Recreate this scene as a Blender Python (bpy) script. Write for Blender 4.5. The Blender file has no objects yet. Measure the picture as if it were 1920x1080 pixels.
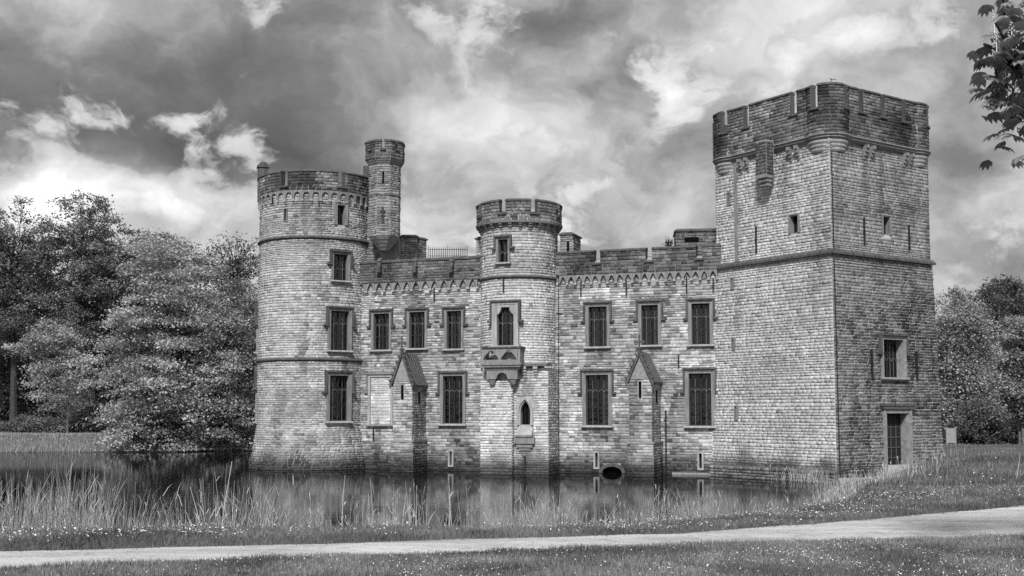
import bpy, bmesh, math, random
import numpy as np
from mathutils import Vector, Matrix, noise as mnoise

random.seed(7)
RNG = np.random.default_rng(11)
SC = bpy.context.scene
COL = SC.collection

# ------------------------------------------------------------------ camera
FPX, PITCH, CY = 2200.0, math.radians(4.0), 620.2
EYE = Vector((0.0, 0.0, 3.4))
cam_d = bpy.data.cameras.new("camera")
cam = bpy.data.objects.new("camera", cam_d)
COL.objects.link(cam)
cam.location = EYE
cam.rotation_euler = (math.radians(90) + PITCH, 0, 0)
cam_d.sensor_width = 36.0
cam_d.lens = FPX / 1920 * 36.0
cam_d.shift_y = (CY - 540) / 1920
cam_d.clip_start = 0.1
cam_d.clip_end = 3000
SC.camera = cam
SC.render.resolution_x, SC.render.resolution_y = 1024, 576
SC.view_settings.view_transform = 'Standard'
SC.view_settings.look = 'None'
SC.view_settings.exposure = 0.97
SC.view_settings.gamma = 1.0
SC.view_settings.use_curve_mapping = False
SC.cycles.max_bounces = 5
SC.cycles.diffuse_bounces = 2
SC.cycles.glossy_bounces = 3
SC.cycles.transparent_max_bounces = 6
SC.cycles.use_denoising = False

# ------------------------------------------------------------------ sun direction
SUN_EL = math.radians(44)
SUN_AZ = math.atan2(-0.985, -0.17)            # plan direction towards the sun (left, behind the camera)
TO_SUN = Vector((math.cos(SUN_AZ) * math.cos(SUN_EL), math.sin(SUN_AZ) * math.cos(SUN_EL), math.sin(SUN_EL)))
sun_d = bpy.data.lights.new("sun", 'SUN')
sun_d.energy = 2.5
sun_d.angle = math.radians(9)
sun_d.color = (1.0, 0.995, 0.99)
sun = bpy.data.objects.new("sun", sun_d)
COL.objects.link(sun)
sun.rotation_euler = TO_SUN.to_track_quat('Z', 'Y').to_euler()

# ------------------------------------------------------------------ sky
world = bpy.data.worlds.new("World")
SC.world = world
world.use_nodes = True
NT = world.node_tree
NT.nodes.clear()


class Nodes:
    """tiny node-graph helper"""
    def __init__(self, nt):
        self.nt = nt

    def new(self, t, **kw):
        n = self.nt.nodes.new(t)
        for k, v in kw.items():
            setattr(n, k, v)
        return n

    def put(self, sock, v):
        if isinstance(v, bpy.types.NodeSocket):
            self.nt.links.new(v, sock)
        elif v is not None:
            sock.default_value = v

    def math(self, op, a, b=None, c=None, clamp=False):
        n = self.new('ShaderNodeMath', operation=op, use_clamp=clamp)
        self.put(n.inputs[0], a)
        if b is not None:
            self.put(n.inputs[1], b)
        if c is not None:
            self.put(n.inputs[2], c)
        return n.outputs[0]

    def noise(self, vec, scale, detail=4, rough=0.5, dist=0.0, dim='3D'):
        n = self.new('ShaderNodeTexNoise', noise_dimensions=dim)
        self.put(n.inputs['Vector'], vec)
        n.inputs['Scale'].default_value = scale
        n.inputs['Detail'].default_value = detail
        n.inputs['Roughness'].default_value = rough
        n.inputs['Distortion'].default_value = dist
        return n.outputs['Fac']

    def ramp(self, fac, pts):
        n = self.new('ShaderNodeValToRGB')
        self.put(n.inputs[0], fac)
        e = n.color_ramp.elements
        while len(e) < len(pts):
            e.new(0.5)
        for i, (p, v) in enumerate(pts):
            e[i].position = p
            e[i].color = (v, v, v, 1)
        return n.outputs[0]


W = Nodes(NT)
w_out = W.new('ShaderNodeOutputWorld')
tc = W.new('ShaderNodeTexCoord')
sky = W.new('ShaderNodeTexSky', sky_type='NISHITA')
sky.sun_disc = False
sky.sun_elevation = SUN_EL
sky.sun_rotation = math.radians(90) - SUN_AZ
bw = W.new('ShaderNodeRGBToBW')
NT.links.new(sky.outputs[0], bw.inputs[0])
bg_clear = W.new('ShaderNodeBackground')
NT.links.new(bw.outputs[0], bg_clear.inputs[0])
bg_clear.inputs[1].default_value = 0.06
sep = W.new('ShaderNodeSeparateXYZ')
NT.links.new(tc.outputs['Generated'], sep.inputs[0])
az = W.math('ARCTAN2', sep.outputs[0], sep.outputs[1])
el = W.math('ARCSINE', sep.outputs[2])
# cloud field: stretched noise on the sphere, warped for billows
mp = W.new('ShaderNodeMapping')
mp.inputs['Scale'].default_value = (1.0, 1.0, 1.35)
mp.inputs['Location'].default_value = (3.1, 0.7, 5.3)
NT.links.new(tc.outputs['Generated'], mp.inputs[0])
wn = W.new('ShaderNodeTexNoise')
wn.inputs['Scale'].default_value = 8.0
wn.inputs['Detail'].default_value = 5
wn.inputs['Roughness'].default_value = 0.55
NT.links.new(mp.outputs[0], wn.inputs['Vector'])
vs = W.new('ShaderNodeVectorMath', operation='SUBTRACT')
NT.links.new(wn.outputs['Color'], vs.inputs[0])
vs.inputs[1].default_value = (0.5, 0.5, 0.5)
vm = W.new('ShaderNodeVectorMath', operation='MULTIPLY_ADD')
NT.links.new(vs.outputs[0], vm.inputs[0])
vm.inputs[1].default_value = (0.13, 0.13, 0.13)
NT.links.new(mp.outputs[0], vm.inputs[2])
n_big = W.noise(vm.outputs[0], 4.0, 7, 0.57)
vor = W.new('ShaderNodeTexVoronoi', feature='F1')
vor.inputs['Scale'].default_value = 9.0
vor.inputs['Detail'].default_value = 1.0
vor.inputs['Roughness'].default_value = 0.55
NT.links.new(vm.outputs[0], vor.inputs['Vector'])
n_mid = W.math('SUBTRACT', 0.98, vor.outputs['Distance'])
n_fine = W.noise(vm.outputs[0], 13.0, 7, 0.64)
sepw = W.new('ShaderNodeSeparateXYZ')
NT.links.new(vs.outputs[0], sepw.inputs[0])
az_w = W.math('MULTIPLY_ADD', sepw.outputs[0], 0.16, az)
el_w = W.math('MULTIPLY_ADD', sepw.outputs[1], 0.12, el)


def sky_mass(x, y, rx, ry, amp, tilt=0.0):
    """a cloud bank or a bright break, at an azimuth / elevation of the real sky"""
    a0, e0 = math.atan((x - 960) / FPX), math.atan((774 - y) / FPX)
    da = W.math('SUBTRACT', az_w, a0)
    de = W.math('SUBTRACT', el_w, e0)
    c, s = math.cos(tilt), math.sin(tilt)
    p = W.math('ADD', W.math('MULTIPLY', da, c * FPX / rx), W.math('MULTIPLY', de, s * FPX / rx))
    q = W.math('SUBTRACT', W.math('MULTIPLY', de, c * FPX / ry), W.math('MULTIPLY', da, s * FPX / ry))
    r2 = W.math('ADD', W.math('MULTIPLY', p, p), W.math('MULTIPLY', q, q))
    g = W.math('POWER', 2.718, W.math('MULTIPLY', r2, -1.0))
    return W.math('MULTIPLY', g, amp)


n_lay = W.noise(vm.outputs[0], 7.0, 6, 0.55)
base = W.math('ADD', W.math('MULTIPLY', W.math('SUBTRACT', n_lay, 0.5), 1.9),
              W.math('MULTIPLY', W.math('SUBTRACT', n_fine, 0.5), 0.45))
low = W.math('ADD', base, 0.54)
for m in [(150, 170, 260, 90, -0.38, 0.1), (360, 285, 340, 60, -0.46, -0.08), (640, 330, 230, 46, -0.30, -0.1), (600, 200, 200, 60, -0.12, 0), (1000, 5, 130, 40, -0.34, 0),
          (470, 110, 200, 70, -0.22, 0.35), (1830, 300, 150, 42, -0.32, 0), (1370, 330, 60, 110, -0.14, 0.2), (1100, 120, 130, 24, -0.16, 0),
          (800, 160, 120, 50, -0.08, 0), (1250, 150, 400, 120, 0.12, 0)]:
    low = W.math('ADD', low, sky_mass(*m))
# sunlit cumulus heads with crisp edges
top = W.math('ADD', W.math('MULTIPLY', W.math('SUBTRACT', n_big, 0.5), 2.1), W.math('MULTIPLY', W.math('SUBTRACT', n_mid, 0.5), 0.7))
top = W.math('ADD', top, W.math('MULTIPLY', W.math('SUBTRACT', n_fine, 0.5), 1.15))
top = W.math('ADD', top, 0.05)
for m in [(330, 195, 150, 34, 0.30, 0.35), (100, 40, 170, 50, 0.12, 0), (250, 395, 240, 48, 0.66, 0), (70, 300, 60, 70, 0.24, 0),
          (1005, 240, 80, 56, 0.72, 0), (985, 335, 40, 60, 0.62, 0), (430, 150, 150, 80, -0.22, 0), (1270, 60, 200, 70, 0.28, 0), (1240, 230, 170, 70, 0.26, 0.4),
          (1850, 475, 160, 70, 0.62, 0), (1620, 70, 260, 60, 0.26, 0), (830, 50, 120, 60, 0.26, 0), (1450, 60, 60, 70, 0.22, 0.7),
          (1120, 330, 110, 40, 0.18, 0.2), (820, 300, 90, 40, 0.14, 0.2)]:
    top = W.math('ADD', top, sky_mass(*m))
edge = W.new('ShaderNodeMapRange', interpolation_type='SMOOTHSTEP')
W.put(edge.inputs[0], top)
edge.inputs[1].default_value, edge.inputs[2].default_value = 0.06, 0.28
dark_l = W.ramp(W.math('MULTIPLY_ADD', low, 0.7, 0.28), [(0.0, 0.06), (0.25, 0.095), (0.43, 0.145), (0.60, 0.26), (0.74, 0.39), (1.0, 0.60)])
lit_l = W.ramp(W.math('ADD', W.math('MULTIPLY', top, 0.75), W.math('MULTIPLY', n_mid, 0.35)), [(0.0, 0.30), (0.25, 0.42), (0.5, 0.62), (0.75, 0.86), (1.0, 1.0)])
mxc = W.new('ShaderNodeMix', data_type='RGBA')
W.put(mxc.inputs[0], W.math('MULTIPLY', edge.outputs[0], 0.85))
W.put(mxc.inputs[6], dark_l)
W.put(mxc.inputs[7], lit_l)
cloud = mxc.outputs[2]
bg_cloud = W.new('ShaderNodeBackground')
NT.links.new(cloud, bg_cloud.inputs[0])
bg_cloud.inputs[1].default_value = 0.80
mixw = W.new('ShaderNodeMixShader')
mixw.inputs[0].default_value = 0.94
NT.links.new(bg_clear.outputs[0], mixw.inputs[1])
NT.links.new(bg_cloud.outputs[0], mixw.inputs[2])
NT.links.new(mixw.outputs[0], w_out.inputs[0])

world.cycles.sampling_method = 'MANUAL'
world.cycles.sample_map_resolution = 256

# ------------------------------------------------------------------ materials
MATS = {}


def new_mat(name):
    m = bpy.data.materials.new(name)
    m.use_nodes = True
    nt = m.node_tree
    nt.nodes.clear()
    n = Nodes(nt)
    out = n.new('ShaderNodeOutputMaterial')
    MATS[name] = m
    return m, n, out


def grey(n, v):
    """float socket -> colour usable by BSDF (floats convert to grey)"""
    return v


def principled(n, out, base, rough=0.8, spec=0.3, bump=None, bump_strength=0.4, bump_dist=0.02):
    b = n.new('ShaderNodeBsdfPrincipled')
    if isinstance(base, (int, float)):
        b.inputs['Base Color'].default_value = (base, base, base, 1)
    else:
        n.put(b.inputs['Base Color'], base)
    n.put(b.inputs['Roughness'], rough)
    b.inputs['Specular IOR Level'].default_value = spec
    if bump is not None:
        bp = n.new('ShaderNodeBump')
        bp.inputs['Strength'].default_value = bump_strength
        bp.inputs['Distance'].default_value = bump_dist
        n.put(bp.inputs['Height'], bump)
        n.nt.links.new(bp.outputs[0], b.inputs['Normal'])
    n.nt.links.new(b.outputs[0], out.inputs[0])
    return b


def pos(n):
    return n.new('ShaderNodeNewGeometry').outputs['Position']


def mat_tone_stone(name, base, lo=0.75, hi=1.25, fine=14.0, bump=0.55):
    """masonry: per-stone tone attribute x object colour x fine grain"""
    m, n, out = new_mat(name)
    p = pos(n)
    at = n.new('ShaderNodeAttribute', attribute_name='tone')
    oi = n.new('ShaderNodeObjectInfo')
    g = n.noise(p, fine, 6, 0.65)
    g2 = n.noise(p, 1.3, 5, 0.6)
    v = n.math('MULTIPLY', n.math('MULTIPLY', at.outputs['Fac'], base), n.new('ShaderNodeMapRange').outputs[0])
    mr = n.nt.nodes[-1]
    for nd in n.nt.nodes:
        if nd.type == 'MAP_RANGE':
            n.put(nd.inputs[0], g)
            nd.inputs[1].default_value, nd.inputs[2].default_value = 0.25, 0.75
            nd.inputs[3].default_value, nd.inputs[4].default_value = lo, hi
    mr2 = n.new('ShaderNodeMapRange')
    n.put(mr2.inputs[0], g2)
    mr2.inputs[1].default_value, mr2.inputs[2].default_value = 0.3, 0.7
    mr2.inputs[3].default_value, mr2.inputs[4].default_value = 0.84, 1.12
    v = n.math('MULTIPLY', v, mr2.outputs[0])
    mx = n.new('ShaderNodeMix', data_type='RGBA', blend_type='MULTIPLY')
    mx.inputs[0].default_value = 1.0
    n.put(mx.inputs[6], v)
    n.put(mx.inputs[7], oi.outputs['Color'])
    principled(n, out, mx.outputs[2], 0.9, 0.15, n.noise(p, 30.0, 5, 0.7), bump, 0.02)
    return m


def mat_simple(name, base, rough=0.85, spec=0.2, nscale=6.0, lo=0.7, hi=1.3, bump=0.3, streak=False, algae=False):
    m, n, out = new_mat(name)
    p = pos(n)
    if streak:
        mpn = n.new('ShaderNodeMapping')
        mpn.inputs['Scale'].default_value = (1, 1, 0.18)
        n.nt.links.new(p, mpn.inputs[0])
        p = mpn.outputs[0]
    g = n.noise(p, nscale, 6, 0.62)
    mr = n.new('ShaderNodeMapRange')
    n.put(mr.inputs[0], g)
    mr.inputs[1].default_value, mr.inputs[2].default_value = 0.28, 0.72
    mr.inputs[3].default_value, mr.inputs[4].default_value = base * lo, base * hi
    col = mr.outputs[0]
    if algae:                                   # green-black tide mark where the wall stands in the moat
        sx = n.new('ShaderNodeSeparateXYZ')
        n.nt.links.new(p, sx.inputs[0])
        hz = n.math('ADD', sx.outputs[2], n.math('MULTIPLY', n.noise(p, 1.1, 4, 0.6), -0.9))
        k_ = n.new('ShaderNodeMapRange')
        n.put(k_.inputs[0], hz)
        k_.inputs[1].default_value, k_.inputs[2].default_value = -0.35, 0.35
        k_.inputs[3].default_value, k_.inputs[4].default_value = 0.2, 1.0
        col = n.math('MULTIPLY', col, k_.outputs[0])
    principled(n, out, col, rough, spec, n.noise(p, nscale * 5, 4, 0.6), bump, 0.015)
    return m


def mat_leaf(name, base, transl=0.35):
    m, n, out = new_mat(name)
    at = n.new('ShaderNodeAttribute', attribute_name='tone')
    v = n.math('MULTIPLY', at.outputs['Fac'], base)
    d = n.new('ShaderNodeBsdfPrincipled')
    n.put(d.inputs['Base Color'], v)
    d.inputs['Roughness'].default_value = 0.7
    d.inputs['Specular IOR Level'].default_value = 0.12
    t = n.new('ShaderNodeBsdfTranslucent')
    n.put(t.inputs[0], v)
    mx = n.new('ShaderNodeMixShader')
    mx.inputs[0].default_value = transl
    n.nt.links.new(d.outputs[0], mx.inputs[1])
    n.nt.links.new(t.outputs[0], mx.inputs[2])
    n.nt.links.new(mx.outputs[0], out.inputs[0])
    return m


mat_tone_stone('stone', 0.46, 0.70, 1.28, 9.0, 0.7)
mat_simple('mortar', 0.34, nscale=5, lo=0.6, hi=1.3, algae=True)
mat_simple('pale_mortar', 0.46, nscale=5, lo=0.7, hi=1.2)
mat_simple('dressed_stone', 0.20, nscale=7, lo=0.6, hi=1.35, streak=True)
mat_simple('pale_dressed_stone', 0.32, nscale=6, lo=0.65, hi=1.25, streak=True)
mat_simple('gable_stone', 0.26, nscale=5, lo=0.6, hi=1.25)
mat_simple('weathered_stone', 0.075, nscale=5, lo=0.5, hi=1.6, streak=True)
mat_simple('lead_roof', 0.075, rough=0.6, spec=0.4, nscale=9, lo=0.6, hi=1.5)
mat_simple('iron', 0.02, rough=0.5, spec=0.4, nscale=20)
mat_simple('dark_wood', 0.02, rough=0.6, nscale=15)
mat_simple('timber_grey', 0.10, rough=0.7, nscale=15)
mat_simple('bar_paint', 0.13, rough=0.6, nscale=15)
mat_simple('room_dark', 0.006, rough=1.0, spec=0.0)  # near-black colour stands for the unlit space behind openings
mat_simple('curtain_cloth', 0.42, rough=1.0, spec=0.0, nscale=9)
mat_simple('bark', 0.05, rough=0.95, nscale=8, lo=0.5, hi=1.5, bump=0.8)
mat_simple('pale_bark', 0.12, rough=0.95, nscale=8, lo=0.5, hi=1.5, bump=0.8)
mat_simple('white_paint', 0.26, rough=0.6, nscale=4, lo=0.85, hi=1.1)
mat_leaf('leaf', 0.19, 0.3)
mat_leaf('blade', 0.20, 0.3)
mat_leaf('reed_stalk', 0.46, 0.15)
mat_leaf('petal', 0.8, 0.15)

# glass: clear thin pane with a sky reflection
m, n, out = new_mat('glass')
tr = n.new('ShaderNodeBsdfTransparent')
tr.inputs[0].default_value = (0.62, 0.62, 0.62, 1)
gl = n.new('ShaderNodeBsdfGlossy')
gl.inputs['Roughness'].default_value = 0.08
gl.inputs['Color'].default_value = (0.8, 0.8, 0.8, 1)
bpn = n.new('ShaderNodeBump')
bpn.inputs['Strength'].default_value = 0.25
bpn.inputs['Distance'].default_value = 0.05
n.put(bpn.inputs['Height'], n.noise(pos(n), 3.0, 2, 0.5))
n.nt.links.new(bpn.outputs[0], gl.inputs['Normal'])
fr = n.new('ShaderNodeFresnel')
fr.inputs[0].default_value = 1.45
mx = n.new('ShaderNodeMixShader')
n.put(mx.inputs[0], n.math('MULTIPLY_ADD', fr.outputs[0], 1.3, 0.01, True))
n.nt.links.new(tr.outputs[0], mx.inputs[1])
n.nt.links.new(gl.outputs[0], mx.inputs[2])
n.nt.links.new(mx.outputs[0], out.inputs[0])

# water: dark, glossy, faint ripples
m, n, out = new_mat('water')
p = pos(n)
mpn = n.new('ShaderNodeMapping')
mpn.inputs['Scale'].default_value = (0.9, 2.2, 1)
n.nt.links.new(p, mpn.inputs[0])
h1 = n.noise(mpn.outputs[0], 2.4, 3, 0.5, 0.4)
h2 = n.noise(mpn.outputs[0], 0.5, 2, 0.5)
hh = n.math('ADD', n.math('MULTIPLY', h1, 0.35), h2)
bpn = n.new('ShaderNodeBump')
bpn.inputs['Strength'].default_value = 0.07
bpn.inputs['Distance'].default_value = 0.05
n.put(bpn.inputs['Height'], hh)
wd = n.new('ShaderNodeBsdfDiffuse')
wd.inputs[0].default_value = (0.008, 0.008, 0.008, 1)
wg = n.new('ShaderNodeBsdfGlossy')
wg.inputs['Color'].default_value = (0.74, 0.74, 0.74, 1)          # grey tint dims the mirror image
wg.inputs['Roughness'].default_value = 0.025
wf = n.new('ShaderNodeFresnel')
wf.inputs[0].default_value = 1.33
for nd in (wd, wg, wf):
    n.nt.links.new(bpn.outputs[0], nd.inputs['Normal'])
wm_ = n.new('ShaderNodeMixShader')
n.nt.links.new(wf.outputs[0], wm_.inputs[0])
n.nt.links.new(wd.outputs[0], wm_.inputs[1])
n.nt.links.new(wg.outputs[0], wm_.inputs[2])
n.nt.links.new(wm_.outputs[0], out.inputs[0])

# ground: grass-and-soil sheet
m, n, out = new_mat('turf')
p = pos(n)
g = n.noise(p, 0.9, 6, 0.6)
g2 = n.noise(p, 9.0, 6, 0.7)
v = n.math('ADD', n.math('MULTIPLY', g, 0.10), n.math('MULTIPLY', g2, 0.13))
principled(n, out, v, 1.0, 0.05, n.noise(p, 25.0, 5, 0.7), 0.9, 0.06)

# gravel path
m, n, out = new_mat('gravel')
p = pos(n)
mpn = n.new('ShaderNodeMapping')
mpn.inputs['Scale'].default_value = (0.35, 1.6, 1)
n.nt.links.new(p, mpn.inputs[0])
g = n.noise(mpn.outputs[0], 1.2, 6, 0.65)
sp = n.noise(p, 38.0, 3, 0.7)
spk = n.ramp(sp, [(0.0, 0.25), (0.33, 0.45), (0.42, 1.0), (1.0, 1.12)])
mr = n.new('ShaderNodeMapRange')
n.put(mr.inputs[0], g)
mr.inputs[1].default_value, mr.inputs[2].default_value = 0.3, 0.7
mr.inputs[3].default_value, mr.inputs[4].default_value = 0.33, 0.66
cl_ = n.ramp(n.noise(p, 5.0, 4, 0.7), [(0.0, 0.45), (0.36, 0.75), (0.46, 1.0), (1.0, 1.1)])
principled(n, out, n.math('MULTIPLY', n.math('MULTIPLY', mr.outputs[0], spk), cl_), 1.0, 0.1, n.noise(p, 40, 5, 0.75), 0.9, 0.03)

# ------------------------------------------------------------------ geometry helpers


def proj(P):
    v = Vector(P) - EYE
    f = v.y * math.cos(PITCH) + v.z * math.sin(PITCH)
    up = -v.y * math.sin(PITCH) + v.z * math.cos(PITCH)
    return 960 + FPX * v.x / f, CY - FPX * up / f, f


def ray(x, y):
    xr, yu = (x - 960) / FPX, (CY - y) / FPX
    return Vector((xr, math.cos(PITCH) - yu * math.sin(PITCH), math.sin(PITCH) + yu * math.cos(PITCH)))


def at_depth(x, y, Y):
    d = ray(x, y)
    return EYE + d * (Y / d.y)


def smooth(t):
    t = np.clip(t, 0, 1)
    return t * t * (3 - 2 * t)


def mesh_np(name, V, F, tone=None, mat=None, smooth_shade=False):
    me = bpy.data.meshes.new(name)
    V = np.asarray(V, dtype=np.float32)
    F = np.asarray(F, dtype=np.int32)
    k = F.shape[1]
    me.vertices.add(len(V))
    me.vertices.foreach_set('co', V.ravel())
    me.loops.add(F.size)
    me.loops.foreach_set('vertex_index', F.ravel())
    me.polygons.add(len(F))
    me.polygons.foreach_set('loop_start', np.arange(0, F.size, k, dtype=np.int32))
    if smooth_shade:
        me.polygons.foreach_set('use_smooth', np.ones(len(F), dtype=bool))
    if tone is not None:
        a = me.attributes.new('tone', 'FLOAT', 'POINT')
        a.data.foreach_set('value', np.asarray(tone, dtype=np.float32))
    me.update(calc_edges=True)
    if mat:
        me.materials.append(MATS[mat])
    return me


def obj(name, me, parent=None, M=None, local=False):
    """link a mesh as an object. M is a world matrix (or a local one when local=True)"""
    o = bpy.data.objects.new(name, me)
    COL.objects.link(o)
    if parent is not None:
        o.parent = parent
        if not local:
            o.matrix_parent_inverse = WORLD_INV[parent.name]
    if M is not None:
        o.matrix_basis = M
    if not local:
        WORLD_INV[o.name] = (M or Matrix()).inverted()
    return o


WORLD_INV = {}


def thing(name, label, cat, loc=(0, 0, 0), group=None):
    o = bpy.data.objects.new(name, None)
    o.empty_display_size = 0.5
    COL.objects.link(o)
    o.location = loc
    WORLD_INV[o.name] = Matrix.Translation(-Vector(loc))
    tag(o, label, cat, group)
    return o


def tag(o, label=None, cat=None, group=None, kind=None):
    if label:
        o['label'] = label
    if cat:
        o['category'] = cat
    if group:
        o['group'] = group
    if kind:
        o['kind'] = kind
    return o


class MB:
    """collects solids in one mesh"""
    def __init__(self):
        self.v, self.f = [], []

    def add(self, vs, fs):
        b = len(self.v)
        self.v += [tuple(x) for x in vs]
        self.f += [tuple(i + b for i in f) for f in fs]
        return self

    def box(self, x0, x1, y0, y1, z0, z1):
        vs = [(x, y, z) for z in (z0, z1) for y in (y0, y1) for x in (x0, x1)]
        return self.add(vs, [(0, 2, 3, 1), (4, 5, 7, 6), (0, 1, 5, 4), (2, 6, 7, 3), (0, 4, 6, 2), (1, 3, 7, 5)])

    def prism(self, poly, y0, y1):
        """polygon in (x, z) extruded along y (poly counter-clockwise seen from -y)"""
        k = len(poly)
        vs = [(x, y0, z) for x, z in poly] + [(x, y1, z) for x, z in poly]
        fs = [tuple(range(k)), tuple(range(2 * k - 1, k - 1, -1))]
        fs += [(i, k + i, k + (i + 1) % k, (i + 1) % k) for i in range(k)]
        return self.add(vs, fs)

    def prism_x(self, poly, x0, x1):
        """polygon in (y, z) extruded along x"""
        k = len(poly)
        vs = [(x0, y, z) for y, z in poly] + [(x1, y, z) for y, z in poly]
        fs = [tuple(range(k)), tuple(range(2 * k - 1, k - 1, -1))]
        fs += [(i, k + i, k + (i + 1) % k, (i + 1) % k) for i in range(k)]
        return self.add(vs, fs)

    def strip(self, xs, lo, hi, y0, y1):
        """solid between a lower curve and an upper curve over xs"""
        k = len(xs)
        vs = []
        for y in (y0, y1):
            vs += [(x, y, z) for x, z in zip(xs, lo)] + [(x, y, z) for x, z in zip(xs, hi)]
        o = 2 * k
        fs = []
        for i in range(k - 1):
            fs.append((i, i + 1, k + i + 1, k + i))
            fs.append((o + i, o + k + i, o + k + i + 1, o + i + 1))
            fs.append((i, o + i, o + i + 1, i + 1))
            fs.append((k + i, k + i + 1, o + k + i + 1, o + k + i))
        fs.append((0, k, o + k, o))
        fs.append((k - 1, o + k - 1, o + 2 * k - 1, 2 * k - 1))
        return self.add(vs, fs)

    def ring(self, inner, outer, y0, y1):
        """frame between two open profiles of equal length, solid"""
        k = len(inner)
        vs = [(x, y0, z) for x, z in outer] + [(x, y0, z) for x, z in inner] + \
             [(x, y1, z) for x, z in outer] + [(x, y1, z) for x, z in inner]
        fs = []
        for i in range(k - 1):
            fs.append((i, i + 1, k + i + 1, k + i))
            fs.append((2 * k + i, 3 * k + i, 3 * k + i + 1, 2 * k + i + 1))
            fs.append((i, 2 * k + i, 2 * k + i + 1, i + 1))
            fs.append((k + i, k + i + 1, 3 * k + i + 1, 3 * k + i))
        fs.append((0, k, 3 * k, 2 * k))
        fs.append((k - 1, 3 * k - 1, 4 * k - 1, 2 * k - 1))
        return self.add(vs, fs)

    def tube(self, pts, rads, k=6, cap=True):
        pts = [Vector(p) for p in pts]
        b = len(self.v)
        for i, p in enumerate(pts):
            t = (pts[min(i + 1, len(pts) - 1)] - pts[max(i - 1, 0)]).normalized()
            a = t.orthogonal().normalized()
            c = t.cross(a)
            for j in range(k):
                an = 2 * math.pi * j / k
                self.v.append(tuple(p + (a * math.cos(an) + c * math.sin(an)) * rads[i]))
        for i in range(len(pts) - 1):
            for j in range(k):
                self.f.append((b + i * k + j, b + i * k + (j + 1) % k, b + (i + 1) * k + (j + 1) % k, b + (i + 1) * k + j))
        if cap:
            self.f.append(tuple(b + (len(pts) - 1) * k + j for j in range(k)))
        return self

    def mesh(self, name, mat):
        me = bpy.data.meshes.new(name)
        me.from_pydata(self.v, [], self.f)
        bm = bmesh.new()
        bm.from_mesh(me)
        bmesh.ops.recalc_face_normals(bm, faces=bm.faces)
        bm.to_mesh(me)
        bm.free()
        a = me.attributes.new('tone', 'FLOAT', 'POINT')
        a.data.foreach_set('value', np.ones(len(me.vertices), dtype=np.float32))
        me.materials.append(MATS[mat])
        return me


class Surf:
    """a wall line in plan (lines and arcs, left to right seen from outside) with a batter"""
    def __init__(self, segs, off=None):
        self.segs, self.L = segs, 0.0
        self.info = []
        self.off = off or (lambda z: 0.0)
        for s in segs:
            if s[0] == 'L':
                a, b = Vector(s[1]), Vector(s[2])
                ln = (b - a).length
                t = (b - a) / ln
                self.info.append((self.L, ln, 'L', a, t, Vector((t.y, -t.x))))
            else:
                _, c, R, a0, a1 = s
                ln = R * (a1 - a0)
                self.info.append((self.L, ln, 'A', Vector(c), R, a0))
            self.L += ln

    def pn(self, u):
        for i, (u0, ln, k, *r) in enumerate(self.info):
            if u <= u0 + ln or i == len(self.info) - 1:
                if k == 'L':
                    return r[0] + r[1] * (u - u0), r[2]
                a = r[2] + (u - u0) / r[1]
                nrm = Vector((math.cos(a), math.sin(a)))
                return r[0] + nrm * r[1], nrm

    def at(self, u, z, d=0.0):
        p, nrm = self.pn(u)
        p = p + nrm * (d + self.off(z))
        return Vector((p.x, p.y, z))

    def frame(self, u, z, d=0.0):
        p = self.at(u, z, d)
        _, nrm = self.pn(u)
        t = Vector((-nrm.y, nrm.x, 0))
        inn = Vector((-nrm.x, -nrm.y, 0))
        return Matrix(((t.x, inn.x, 0, p.x), (t.y, inn.y, 0, p.y), (0, 0, 1, p.z), (0, 0, 0, 1)))

    def hit(self, x, y, d=0.0):
        """(u, z) on this wall where a line of sight meets it"""
        r = ray(x, y)
        z = 6.0
        best_u = 0
        for it in range(4):
            N = 400
            us = [self.L * (i / N * 1.2 - 0.1) for i in range(N + 1)]
            best = None
            prev = None
            for u in us:
                P = self.at(u, z, d)
                c = P.x * r.y - P.y * r.x
                if prev is not None and prev[1] * c <= 0 and prev[1] != c:
                    w = prev[1] / (prev[1] - c)
                    uu = prev[0] + (u - prev[0]) * w
                    Q = self.at(uu, z, d)
                    dist = Q.y
                    if best is None or dist < best[0]:
                        best = (dist, uu, Q)
                prev = (u, c)
            if best is None:
                us2 = sorted(us, key=lambda u: abs(proj(self.at(u, z, d))[0] - x))
                best = (0, us2[0], self.at(us2[0], z, d))
            best_u = best[1]
            z = EYE.z + r.z * (best[2].y / r.y)
        return best_u, z


def sweep(surf, u0, u1, prof, step=0.25, mat='dressed_stone', name='band'):
    """closed profile [(d, z)...] swept along a wall line, capped"""
    nseg = max(1, int(math.ceil((u1 - u0) / step))) if any(s[0] == 'A' for s in surf.segs) else 1
    k = len(prof)
    b = MB()
    vs = []
    for i in range(nseg + 1):
        u = u0 + (u1 - u0) * i / nseg
        vs += [surf.at(u, z, d) for d, z in prof]
    fs = []
    for i in range(nseg):
        for j in range(k):
            a, c = i * k + j, i * k + (j + 1) % k
            fs.append((a, c, c + k, a + k))
    fs.append(tuple(range(k - 1, -1, -1)))
    fs.append(tuple(nseg * k + j for j in range(k)))
    b.add(vs, fs)
    return b.mesh(name, mat)


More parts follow.
